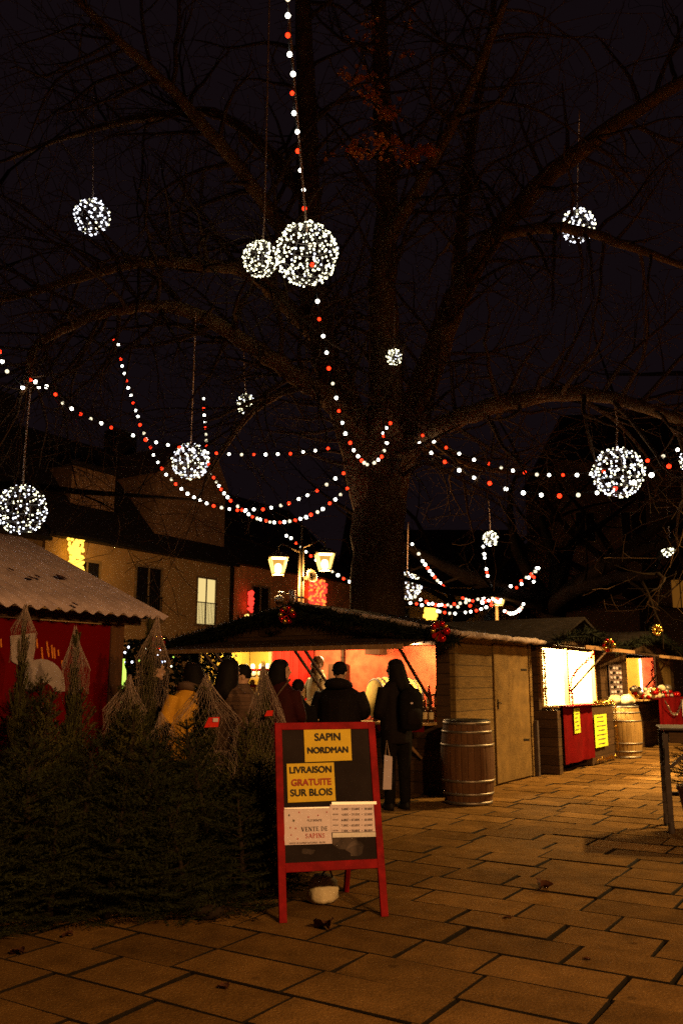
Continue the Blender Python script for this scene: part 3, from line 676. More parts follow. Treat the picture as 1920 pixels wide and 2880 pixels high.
# shelf of white figurines bound with red ribbon, at the left of the bar
sh = thing('display_shelf', 'bright shelf of white ceramic ware at the left of the bar', 'shelf', loc1(-4.05, .95), ROT_A)
c = MB()
for z in (.98, 1.24, 1.5): c.box((0, .1, z), (1.0, .3, .02))
for sx in (-.49, .49): c.box((sx, .1, .85), (.02, .3, 1.7))
c.build('boards', M['pale_wood'], sh)
fg = MB(); fg.lathe([(.05, 0), (.07, .04), (.062, .12), (.04, .15), (.045, .19), (.02, .22)], n=14); FG = fg.mesh('figurine', M['canvas'])
rb = MB(); rb.lathe([(.066, .10), (.072, .105), (.07, .135), (.058, .14)], n=14); RB = rb.mesh('ribbon', M['redcloth'])
for k, z in enumerate((.99, 1.25, 1.51)):
    for i in range(6):
        b_ = thing('ceramic_jar', 'white ceramic jar with red ribbon on the %s board of the bright shelf' % ('bottom', 'middle', 'top')[k], 'jar', loc1(-4.05 - .4 + .16 * i, 1.03 + .03 * (i % 2), z), ROT_A, 'white jars on the bright shelf')
        link('body', FG, b_); link('ribbon', RB, b_)

# fir garlands on the gable and baubles
def garland(label, pts, rad, dens, grp='fir garlands on the chalets', seed=1):
    r = random.Random(seed); m = MB(); o = Vector(pts[0]); m.tube(pts, .015, 5); fir_rope(m, pts, rad, dens, r); m.rel(o)
    g_ = m.build('fir_garland', M['garland'], None, o); tag(g_, label, 'garland', grp); return g_
zt = lambda x: 2.50 + .03 - (.47 / (W1 / 2)) * abs(x + W1 / 2)
garland('dark fir garland along the left slope of the central gable', [loc1(-W1 - .25 + (W1 / 2 + .25) * i / 10, -.40, zt(-W1 - .25 + (W1 / 2 + .25) * i / 10) - .04 - .02 * (i % 2)) for i in range(11)], .11, 620, seed=2)
garland('dark fir garland along the right slope of the central gable', [loc1(.28 - (W1 / 2 + .28) * i / 10, -.40, zt(.28 - (W1 / 2 + .28) * i / 10) - .05 - .03 * (i % 2)) for i in range(11)], .11, 620, seed=3)
def wreath(c, label, s=.1, mats=(M['redball'], M['gold']), grp='bauble clusters on the garlands'):
    t = thing('bauble_cluster', label, 'bauble', c, 0, grp); r = random.Random(int(abs(c.x * 100)))
    for k, mm in enumerate(mats):
        for i in range(5 if k == 0 else 4):
            a = 2 * math.pi * (i + k * .5) / 5; m = MB(); rr = s * r.uniform(.30, .42)
            m.ball((s * .72 * math.cos(a), -.05 - r.random() * .05, s * .8 * math.sin(a)), rr, 10, 7); m.build('bauble', mm, t)
    m = MB(); a = [Vector((s * 1.0 * math.cos(i * .5236), 0, s * 1.0 * math.sin(i * .5236))) for i in range(13)]; fir_rope(m, a, s * .4, 300, r, .03, .008); m.build('fir_sprig', M['garland'], t)
    m = MB()
    for i in range(5):
        a = r.uniform(0, 6.28); m.add([Vector((0, -.09, 0)), Vector((s * math.cos(a), -.11, s * math.sin(a))), Vector((s * math.cos(a + .35), -.10, s * 1.1 * math.sin(a + .35)))], [(0, 1, 2)])
    m.build('bow', mats[0], t); return t
wreath(loc1(-W1 / 2 - .03, -.48, 2.37), 'red and gold bauble cluster at the peak of the central gable', .12)
wreath(loc1(.05, -.48, 2.07), 'red bauble cluster at the right corner of the central gable', .12)
wreath(loc1(-W1 - .2, -.48, 2.03), 'red bauble cluster at the left corner of the central gable', .12)

# the row along the alley: white lit chalet, dark price list, red draped chalet, closed boards
loc2 = lambda u, v, z=0: K0 + U * u + V * v + Z * z
C2 = chalet(loc2(6.45, .0), ROT_B, 'bright white-lit chalet with red cloth hanging from its counter', 3.25, 2.4, None, (-3.10, -.10), flap=.75, counter=1.02, flapz=(2.05, 1.97), edge=False, ext=M['dark_wood'], side_mat=M['dark_wood'])
ih = MB(); ih.box((-1.6, 2.3, 1.5), (3.0, .012, 1.2)); ih.box((-.07, 1.19, 1.5), (.012, 2.28, 1.1)); ih.build('white_lining', M['canvas'], C2)
ih = MB(); ih.box((-1.6, 1.2, 2.0), (3.1, 2.3, .015)); ih.build('ceiling', M['canvas'], C2)
for x in (-3.08, -1.75, -.12): MB().box((x, .02, 1.52), (.075, .075, 1.0)).build('post', M['pale_wood'], C2)
MB().box((-1.6, 1.0, 1.96), (1.2, .08, .03)).build('tube_lamp', M['E_tube'], C2)
point_light('stall_light', (-2.3, .45, 1.90), 760, (1, .66, .25), .1, C2); point_light('stall_light', (-.9, .45, 1.90), 760, (1, .66, .25), .1, C2)
C3 = chalet(loc2(13.4, -.02), ROT_B, 'far chalet with red-lined opening and goods piled on its counter', 6.6, 2.4, M['pinkwall'], (-4.6, -1.9), flap=.7, counter=1.02, flapz=(2.05, 1.95), edge=False, side_mat=M['dark_wood'])
point_light('stall_light', (-2.9, .55, 1.85), 90, (1, .56, .25), .08, C3)
MB().box((-1.89, .37, 1.55), (.03, .035, .85)).build('tube_lamp', M['E_tube'], C3)
ih = MB(); ih.box((-1.84, 1.1, 1.25), (.03, 2.1, 1.5)); ih.build('partition', M['dark_wood'], C3)
ih = MB(); ih.box((-1.865, .22, 1.5), (.012, .32, 1.0)); ih.box((-1.865, 1.2, 1.5), (.012, .9, 1.0)); ih.build('pink_lining', M['pinkwall'], C3)
ih = MB(); ih.box((-1.866, .565, 1.5), (.012, .35, 1.0)); ih.build('yellow_lining', M['yellowwall'], C3)
ih = MB()
for a, b_ in ((-1.8, -1.2), (-1.15, -.5)): ih.box(((a + b_) / 2, -.02, 1.35), (b_ - a, .03, 1.15))
ih.build('shutter_boards', M['door_wood'], C3)
MB().bar((-2.0, -.75, 1.98), (-.1, -.75, 1.98), .03, .07).build('lit_beam', M['pale_wood'], C3)
# cloths, papers
def cloth(label, u0, u1, ztop, zbot, v, m, wav=.02, cat='cloth', nm='red_cloth', grp=None, slant=0.0):
    o = loc2((u0 + u1) / 2, v, zbot); mb = MB(); n = 30; k = 6; vs = []
    for j in range(k + 1):
        for i in range(n + 1):
            q = i / n; z = ztop + (zbot - ztop) * j / k; vs.append(loc2(u0 + (u1 - u0) * q + slant * j / k, v + wav * (.3 + j / k) * math.sin(q * 19 + 1.7 * math.sin(q * 7)), z) - o)
    fs = [(j * (n + 1) + i, j * (n + 1) + i + 1, (j + 1) * (n + 1) + i + 1, (j + 1) * (n + 1) + i) for j in range(k) for i in range(n)]
    nn = len(vs); vs += [p - V * .004 for p in vs]; fs += [tuple(a + nn for a in f[::-1]) for f in fs]
    mb.add(vs, fs, True); ob = mb.build(nm, m, None, o); return tag(ob, label, cat, grp)
cloth('long red cloth hanging from the white-lit counter', 3.45, 4.98, 1.045, .14, .31, M['redcloth'])
MB().box((-2.25, -.28, 1.05), (1.6, .3, .012)).build('counter_cloth', M['redcloth'], C2)
cloth('small lime price sheet pinned on the red cloth', 3.88, 4.18, 1.0, .60, .345, M['limepaper'], .004, 'price sheet', 'price_sheet')
cloth('large lime price sheet pinned on the brown counter front', 5.0, 5.75, .86, .30, .345, M['limepaper'], .004, 'price sheet', 'price_sheet')
fb = MB(); fb.box((-.78, -.14, .50), (1.45, .30, .98)); fb.build('counter_front', M['dark_wood'], C2)
fb = MB(); fb.box((-3.16, -.14, .50), (.16, .30, .98)); fb.build('counter_side', M['dark_wood'], C2)
cloth('red cloth hanging below the far counter behind the pale barrel', 9.6, 12.3, 1.06, .38, .42, M['redcloth'], .03)
MB().box((-2.45, -.22, 1.06), (2.7, .42, .02)).build('counter_cloth', M['redcloth'], C3)
cloth('white price card hanging at the end of the far red cloth', 11.75, 12.3, 1.0, .62, .47, M['paper'], .003, 'price card', 'price_card')
pcd = cloth('tall printed price list on the dark chalet wall above the pale barrel', 7.25, 8.2, 1.78, 1.05, .02, M['inkgrey'], .002, 'price list', 'price_list')
for k in range(7):
    for q in range(4):
        m = MB(); m.box((0, 0, 0), (.16, .006, .045)); o = m.build('printed_row', M['paper'] if (k + q) % 3 else M['black'], pcd, U * (-.34 + .225 * q) + V * .012 + Z * (.09 + .095 * k)); o.rotation_euler = (0, 0, ROT_B)
for o in [o for o in bpy.data.objects if o.name.startswith('price_sheet')]:
    big = 'large' in o['label']; w = .62 if big else .2; h = .46 if big else .32
    for k in range(7 if big else 6):
        m = MB(); ww = w * rnd.uniform(.6, .95); m.box((0, 0, 0), (ww, .004, .012)); q = m.build('written_line', M['inkgrey'], o, U * (rnd.uniform(-.03, .03)) + V * .007 + Z * (.06 + h * k / (6 if big else 5))); q.rotation_euler = (0, 0, ROT_B)
# tinsel, sprigs and trinkets on the alley chalets
def tinsel(label, pts, rad, m, dens=260, seed=1, ln=.03):
    r = random.Random(seed); mb = MB(); o = Vector(pts[0]); mb.tube(pts, .006, 4); fir_rope(mb, pts, rad, dens, r, ln, .010); mb.rel(o)
    return tag(mb.build('tinsel_garland', m, None, o), label, 'tinsel', 'tinsel garlands on the alley chalets')
tinsel('gold tinsel along the left post of the white-lit opening', [loc2(3.42, .04, 1.06 + .09 * i) for i in range(11)], .05, M['gold'], seed=4)
tinsel('gold tinsel along the white-lit counter edge', [loc2(5.05 + .14 * i, .33, 1.06 + .015 * (i % 2)) for i in range(10)], .035, M['gold'], seed=5)
tinsel('gold tinsel down the corner of the brown counter front', [loc2(6.42, .34, 1.05 - .09 * i) for i in range(11)], .035, M['gold'], 120, seed=6)
tinsel('gold tinsel along the bottom of the brown counter front', [loc2(5.05 + .14 * i, .34, .08) for i in range(10)], .05, M['gold'], 70, seed=7)
tinsel('gold tinsel down the dark side of the white-lit counter', [loc2(3.28 + .02 * (i % 2), .2, 1.0 - .095 * i) for i in range(10)], .07, M['gold'], 60, seed=8)
tinsel('red tinsel wound along the brace of the white-lit opening', [loc2(4.7 + .03 * math.sin(i), .06 + .055 * max(0, i - 8), 1.06 + .055 * i) for i in range(17)], .05, M['redball'], 220, seed=9)
tinsel('silver tinsel loop on the far red cloth', [loc2(9.9 + .2 * i, .49, 1.02 - .34 * math.sin(math.pi * i / 9)) for i in range(10)], .02, M['hoop'], 120, seed=10)
tinsel('red tinsel hanging in the far red-lined opening', [loc2(10.6 + .1 * math.sin(i * .8), .1, 1.9 - .05 * i) for i in range(17)], .05, M['redcloth'], 200, seed=11)
tinsel('gold tinsel along the beam of the far chalet', [loc2(11.4 + .2 * i, .8, 2.03) for i in range(10)], .04, M['gold'], 120, seed=12)
wreath(loc2(3.9, .95, 2.02), 'gold bow cluster at the near corner of the white-lit chalet roof', .10, (M['gold'], M['redball']))
wreath(loc2(7.2, 1.0, 2.42), 'small gold cluster on the dark roof above the price list', .10, (M['gold'], M['gold']))
wreath(loc2(10.6, 1.0, 2.55), 'gold cluster on the dark roof above the far counter', .11, (M['gold'], M['redball']))
garland('dark fir garland along the roof of the white-lit chalet', [loc2(3.0 + .36 * i, .42, 2.08 + .22 * (1 - abs(i - 5) / 5)) for i in range(11)], .12, 300, seed=14)
garland('dark fir garland along the roof of the far chalet', [loc2(6.7 + .66 * i, .42, 2.1 + .35 * (1 - abs(i - 5) / 5)) for i in range(11)], .12, 200, seed=15)
tk = [MB().ball((0, 0, .05), (.07, .07, .06), 10, 7).mesh('trinket', M[k]) for k in ('redball', 'gold', 'canvas', 'hoop')]
r = random.Random(21)
for i in range(96):
    u_ = r.uniform(8.9, 12.2); k = r.choice((0, 0, 1, 2, 3)); z = 1.075 + (.0 if i < 44 else .075 if i < 76 else .15)
    o = bpy.data.objects.new('trinket', tk[k]); col.objects.link(o); o.location = loc2(u_, r.uniform(.0, .38), z if u_ > 9.2 else z); o.scale = [r.uniform(.7, 1.3)] * 3
    tag(o, 'small %s trinket in the heap on the far red counter' % ('glossy red', 'gold', 'cream', 'silver')[k], 'trinket', 'trinkets heaped on the far counter')
# cloth bundle on the pale barrel
bt = Vector((b2.x, b2.y, .995)) + V * .02
for i, (dx, dy, s, w_) in enumerate(((-.14, -.05, .14, 'yellowish'), (.08, -.08, .15, 'cream'), (.2, .06, .10, 'small cream'))):
    m = MB(); m.ball((0, 0, s * .62), (s, s * .9, s * .65), 12, 8)
    for k, v in enumerate(m.v): m.v[k] = v * (1 + .10 * math.sin(9 * v.x / s + 5 * v.z / s)); m.v[k].z = max(m.v[k].z, 0)
    o = m.build('cloth_bundle', M['label'] if i == 0 else M['canvas'], None, bt + Vector((dx, dy, .005))); tag(o, '%s cloth bundle lying on top of the pale barrel' % w_, 'bundle')

# table at the right edge of the picture
tp = ground(1888, 2345); t = thing('high_table', 'weathered trestle table cut by the right edge of the view', 'table', tp, R(-16))
for x, y in ((0, 0), (1.1, 0), (0, .62), (1.1, .62)):
    m = MB(); m.box((x, y, .52), (.052, .045, .84)); m.lathe([(.03, 0), (.034, .03), (.028, .11)], (x, y, 0), 10); bevel(m.build('leg', M['greymetal'], t), .006)
m = MB(); m.box((.56, .31, .985), (1.20, .76, .022)); bevel(m.build('tabletop', M['greymetal'], t), .006)
m = MB(); m.box((.55, -.0, .90), (1.03, .03, .10)); m.box((.55, .62, .90), (1.03, .03, .10)); m.build('apron', M['dark_wood'], t)
m = MB(); m.bar((.03, 0, .62), (.30, 0, .86), .03); m.bar((.03, .62, .3), (1.07, .62, .3), .04); m.build('brace', M['greymetal'], t)
m = MB(); m.tube([(-.055, -.02, .80), (-.06, -.03, .66), (-.03, -.03, .64), (-.02, -.02, .80)], .008, 6); m.build('hook', M['iron'], t)
kp = ground(1975, 2330); t = thing('potted_fir', 'small potted fir behind the table leg at the right edge', 'potted plant', kp)
m = MB(); m.lathe([(.13, 0), (.15, .02), (.21, .36), (.225, .37), (.225, .41), (.19, .41), (.18, .36)], n=20); m.build('pot', M['stave'], t)
POT = t

# ================================================================== LEFT STALL
E0 = at(475, 1735, 9.5); PIT = .43
def ls(u, v, z): return Vector((E0.x, E0.y, 0)) + U * u - V * v + Z * z      # v runs away from the alley, up the roof
T = thing('market_stall', 'red-walled stall with a pinkish corrugated roof at the left', 'stall', ls(0, 0, 0))
o0 = ls(0, 0, 0)
rf = MB(); pit_w = .165; n = 300; L = 6.6; sl = 2.6; vs = []; fs = []; k = 6
for j in range(k + 1):
    for i in range(n + 1):
        u_ = -L + L * i / n; v_ = sl * j / k; vs.append(ls(u_, v_, E0.z + PIT * v_ + .021 * math.cos(2 * math.pi * u_ / pit_w) - .015) - o0)
for j in range(k):
    for i in range(n): a = j * (n + 1) + i; fs.append((a, a + 1, a + n + 2, a + n + 1))
nn = len(vs); vs += [p - Z * .006 for p in vs]; fs += [tuple(a + nn for a in f[::-1]) for f in fs]
for i in range(n): fs.append((i, nn + i, nn + i + 1, i + 1))
rf.add(vs, fs, True); RF = rf.build('roof', M['sheet'], T)
rf = MB(); rf.add([ls(-L, 2 * sl, E0.z) - o0, ls(0, 2 * sl, E0.z) - o0, ls(0, sl, E0.z + PIT * sl) - o0, ls(-L, sl, E0.z + PIT * sl) - o0], [(0, 1, 2, 3)]); rf.build('roof', M['sheet'], T)
sp = MB(); r = random.Random(4)
for x, y in ((175, 1622), (108, 1621), (87, 1623), (212, 1698), (30, 1600)):
    nrm = (Z + V * PIT).normalized(); p = onplane(x, y, E0 + Z * .03, nrm); s_ = .05 if x == 175 else .028
    d1 = U; d2 = (-V + Z * PIT).normalized()
    sp.add([p + d1 * s_ * math.cos(a) * r.uniform(.6, 1.3) + d2 * s_ * 1.8 * math.sin(a) * r.uniform(.6, 1.3) - o0 for a in [i * .785 for i in range(8)]], [tuple(range(8))])
sp.build('leaf_litter', M['fallen'], RF)
wz = E0.z - .10
w = MB(); w.prism([ls(-6.4, .40, 0) - o0, ls(-.46, .40, 0) - o0, ls(-.46, .40, wz) - o0, ls(-6.4, .40, wz) - o0], -V * .03); w.build('wall', M['redtarp'], T)
w = MB(); w.prism([ls(-.45, .39, 0) - o0, ls(-.27, .39, 0) - o0, ls(-.27, .39, wz + .1) - o0, ls(-.45, .39, wz + .1) - o0], -V * .16); w.build('corner_post', M['stave'], T)
w = MB(); w.prism([ls(-.40, .56, 0) - o0, ls(-.40, 4.6, 0) - o0, ls(-.40, 4.6, wz) - o0, ls(-.40, .56, wz) - o0], U * .03); w.build('end_wall', M['dark_wood'], T)
w = MB(); w.bar(ls(-6.5, .34, wz + .06) - o0, ls(-.1, .34, wz + .06) - o0, .05, .1); w.build('eave_beam', M['dark_wood'], T)
# on the red wall: white sheet, white half round with red disc, metallic ribbons
wallP = ls(-1, .39, 1)
def onwall(x, y, off=.006): return onplane(x, y, wallP + V * off, V)
def wall_poly(name, label, cat, pix, m, off=.01, th=.006):
    p = [onwall(x, y, off) for x, y in pix]; c = sum(p, Vector()) / len(p); mb = MB(); mb.prism([q - c for q in p], -V * th)
    return tag(mb.build(name, m, None, c), label, cat)
wall_poly('paper_sheet', 'white paper sheet pinned on the red stall wall', 'notice', [(30, 1788), (101, 1780), (99, 1830), (94, 1862), (60, 1875), (34, 1860)], M['dullpaper'])
arc = [(117 + 66 * math.cos(R(a)), 1925 - 72 * math.sin(R(a))) for a in range(0, 181, 15)]
wall_poly('half_round_panel', 'white half-round panel on the red stall wall', 'panel', [(184, 1945)] + arc + [(45, 1940)], M['dullpaper'], .012)
wall_poly('red_disc', 'red disc low on the white half-round panel', 'disc', [(124 + 30 * math.cos(R(a)), 1952 - 32 * math.sin(R(a))) for a in range(0, 360, 20)], M['redtarp'], .022)
for i, (x, y, h) in enumerate(((104, 1798, 24), (133, 1805, 30), (118, 1822, 34), (146, 1815, 36), (153, 1822, 30), (165, 1828, 16), (136, 1822, 26), (175, 1858, 14), (3, 1798, 22))):
    wall_poly('ribbon_strip', 'shiny orange ribbon strip on the red stall wall', 'ribbon', [(x - 2.2, y), (x + 2.2, y - 2), (x + 1.2 + h * .12, y + h), (x - 2 + h * .1, y + h + 1)], M['ribbon'], .008)['group'] = 'orange ribbon strips on the red wall'

# ================================================================== FIRS
def needles(m, a, b_, r, dens, ln, w, up=.35):
    L = (b_ - a).length; d = (b_ - a).normalized()
    for _ in range(max(2, int(L * dens))):
        p = a.lerp(b_, r.random()); s_ = Vector((r.gauss(0, 1), r.gauss(0, 1), r.gauss(0, .8) + up)); s_ = (s_ - d * s_.dot(d)).normalized()
        q = p + (s_ * .8 + d * .65) * ln * r.uniform(.6, 1.25); x = d.cross(s_) * w
        m.add([p - x, p + x, q], [(0, 1, 2)])
def fir_meshes(h, Rb, seed, lift=.25, dens=150, fold=0.0, nm='needle', pw=.75):
    r = random.Random(seed); tr = MB(); cr = MB()
    tr.tube([(0, 0, 0), (r.uniform(-.01, .01), 0, h * .5), (0, 0, h)], [.035 * h, .022 * h, .005], 7)
    z = h * .03
    while z < h * .97:
        q = 1 - z / h; n = 6 if q > .3 else 5
        for i in range(n):
            a = 2 * math.pi * (i + r.random() * .7) / n; L = Rb * (q ** pw) * r.uniform(.55, 1.2) + .05
            e = lift + r.uniform(-.12, .15) + (1 - q) * .6 + fold
            d = Vector((math.cos(a) * math.cos(e), math.sin(a) * math.cos(e), math.sin(e)))
            p0 = Vector((0, 0, z + r.uniform(-.03, .03))); mid = p0 + d * L * .55; end = p0 + d * L + Z * (-.03 + .10 * L)
            tr.tube([p0, mid, end], [.006, .004, .002], 4, caps=False)
            needles(cr, p0 + d * L * .12, mid, r, dens, .026, .0036); needles(cr, mid, end, r, dens, .026, .0036)
            k = max(1, int(L / .07))
            for j in range(k):
                t_ = .22 + .74 * j / k; b0 = p0.lerp(mid, t_ / .55) if t_ < .55 else mid.lerp(end, (t_ - .55) / .45)
                for sg in (-1, 1):
                    sd = (d.cross(Z) * sg * .8 + d * .75 + Z * r.uniform(-.05, .2)).normalized(); l2 = (L * (1 - t_) * .6 + .05) * r.uniform(.7, 1.1)
                    needles(cr, b0, b0 + sd * l2, r, dens, .024, .0034)
        z += h * .062 * (1 + .2 * r.random())
    needles(cr, Vector((0, 0, h * .9)), Vector((0, 0, h)), r, 220, .03, .004, 0)
    return tr.mesh('trunk', M['firbark']), cr.mesh('crown', M[nm])
FIRS = [fir_meshes(1.25, .56, 1, .10, dens=150), fir_meshes(1.4, .5, 2, .35, dens=160, nm='needle2'), fir_meshes(1.1, .66, 3, .04, dens=150), fir_meshes(1.55, .42, 4, .5, nm='needle2'), fir_meshes(1.2, .6, 5, .12, dens=150)]
r = random.Random(11)
NF = 0
def fir(px, D, k, s, label, cat='fir tree', tilt=(0, 0), grp='cut fir trees piled for sale', dz=0):
    p = at(px, 1925, D); t = thing('fir_tree', label, cat, (p.x, p.y, dz), r.uniform(0, 6.28), grp)
    t.scale = (s, s, s); t.rotation_euler = (tilt[0], tilt[1], r.uniform(0, 6.28))
    link('trunk', FIRS[k][0], t); link('crown', FIRS[k][1], t); return t
front = 'cut fir tree in the dark front row of the pile left of the red sign'
back = 'cut fir tree standing in the upper back rows of the pile'
for px, D, k, s in ((-40, 5.9, 0, .92), (110, 5.75, 2, 1.0), (250, 6.0, 4, .9), (395, 5.95, 2, .98), (520, 6.15, 0, .84), (630, 6.3, 4, .88), (715, 6.45, 2, .82), (700, 6.05, 2, .66), (180, 5.6, 2, .62), (560, 5.85, 2, .6), (30, 5.5, 4, .75), (330, 5.75, 2, .72), (450, 5.8, 4, .62), (-20, 5.3, 2, .5)):
    fir(px, D, k, s, front, tilt=(r.uniform(-.2, .2), r.uniform(-.2, .2)))
for px, D, k, s in ((-60, 6.8, 1, 1.0), (60, 6.7, 3, .92), (170, 6.9, 0, 1.03), (290, 7.0, 4, 1.02), (380, 6.9, 1, .92), (470, 7.1, 4, .98), (560, 7.0, 0, .95), (660, 7.2, 3, .80), (735, 7.3, 4, .92), (250, 7.7, 3, .95), (350, 7.8, 1, 1.0), (120, 7.9, 1, 1.05), (20, 7.6, 0, 1.15)):
    fir(px, D, k, s, back, tilt=(r.uniform(-.2, .2), r.uniform(-.2, .2)))
tr_, cr_ = FIRS[2]
for nm, me in (('trunk', tr_), ('crown', cr_)):
    o = link(nm, me, POT, (0, 0, .36)); o.scale = (.6, .6, .6)
# netted firs
NFT = [fir_meshes(1.45, .27, 31, .75, 560, .1, 'needle2', .30), fir_meshes(1.5, .26, 32, .8, 560, .1, 'needle2', .34)]
def netted(px, D, apex_y, rad, label, lean=0.0, k=0, flare=1.0, zf=.8, zb=.7, body=1.0):
    p = at(px, 1925, D); apex = at(px, apex_y, D).z; t = thing('netted_fir', label, 'netted tree', (p.x, p.y, 0), 0, 'firs wrapped in white netting')
    s = (apex - .12) / 1.45 * body; o = link('trunk', NFT[k][0], t); o.scale = (1, 1, s); o = link('crown', NFT[k][1], t); o.scale = (rad / .125, rad / .125, s)
    rr = random.Random(int(px)); tip = Vector((rr.uniform(-.05, .05), rr.uniform(-.04, .04), 0)); ph = [rr.uniform(0, 6.28) for _ in range(4)]
    zs = apex * zf
    def wr_(z):
        if z < zs: return rad * (.92 + .22 * math.sin(math.pi * min(1, z / zs) * .8))
        q = (z - zs) / (apex - zs); return rad * 1.05 * (1 - q) ** 1.25 + .010
    m = MB(); N = 38; K = 40
    for dirn in (-1, 1):
        for i in range(N):
            pts = []
            for j in range(K + 1):
                q = j / K; z = zb + (apex - zb) * q; a = 2 * math.pi * i / N + dirn * q * 2.6 * (apex - zb) / apex
                f = 1 + .13 * math.sin(a * 3 + z * 4 + ph[0]) + .10 * math.sin(a * 5 - z * 7 + ph[1]) + .05 * math.sin(a * 11 + z * 12 + ph[2])
                w_ = wr_(z) * f; off_ = tip * max(0, (z - zs) / (apex - zs)) + Vector((lean * (z / apex), 0, 0))
                pts.append(off_ + Vector((math.cos(a) * w_ * (flare if math.cos(a) > 0 else 1), math.sin(a) * w_, z + .025 * math.sin(a * 4 + ph[3]))))
            m.tube(pts, [.0006 + .0005 * (p.z > zs) for p in pts], 3, caps=False)
    m.build('netting', M['thread'], t)
    return t
netted(572, 7.1, 1903, .21, 'netted fir with a peaked pale net and a red tag', -.02, 0, 1.35, .76)
netted(742, 7.5, 1868, .13, 'netted fir with draped net beside the dark red jacket', .0, 1, 1.5, .68)
netted(415, 8.1, 1738, .13, 'tall netted fir at the corner post of the red stall', .05, 1, 1.0, .8, 1.2)
netted(58, 7.3, 1706, .085, 'tall netted fir before the white paper on the red wall', 0, 1, 1, .90, 1.62)
netted(208, 7.5, 1766, .10, 'netted fir before the red wall right of the half-round panel', 0, 0, 1, .82, 1.36)
netted(350, 7.5, 1905, .15, 'short netted fir below the corner post of the red stall', 0, 0)
netted(470, 7.4, 2010, .15, 'squat netted fir in front of the mustard jacket', 0, 0)
for x, y, D, w_ in ((598, 2033, 6.85, 'red and white price tag on the peaked netted fir'), (757, 2007, 7.3, 'small red tag on the draped netted fir')):
    p = at(x, y, D); t = thing('price_tag', w_, 'tag', p); m = MB(); sc_ = 1 if x < 700 else .6
    m.add([Vector((-.065, 0, -.035)) * sc_, Vector((.045, -.01, -.03)) * sc_, Vector((.055, -.012, .045)) * sc_, Vector((-.03, -.004, .04)) * sc_], [(0, 1, 2, 3)]); m.v += [v + Vector((0, .004, 0)) for v in m.v]; m.f.append((7, 6, 5, 4)); m.m.append(0); m.sm.append(False); m.build('card', M['redwall'], t)
    if sc_ == 1: MB().box((.025, -.016, .022), (.04, .004, .028)).build('sticker', M['paper'], t)
# offcut heap at the foot of the firs
hp = ground(610, 2590); m = MB(); rr = random.Random(9)
for i in range(16):
    a = Vector((rr.uniform(-.2, .2), rr.uniform(-.08, .12), rr.uniform(.01, .08))); d = Vector((rr.gauss(0, 1), rr.gauss(0, .6), rr.gauss(0, .25))).normalized(); needles(m, a, a + d * .15, rr, 200, .022, .005)
m.ball((-.06, .04, .045), (.10, .07, .05), 10, 6); tag(m.build('cut_branches', M['firbark'], None, hp), 'brown heap of cut fir twigs on the paving before the pile', 'branches')

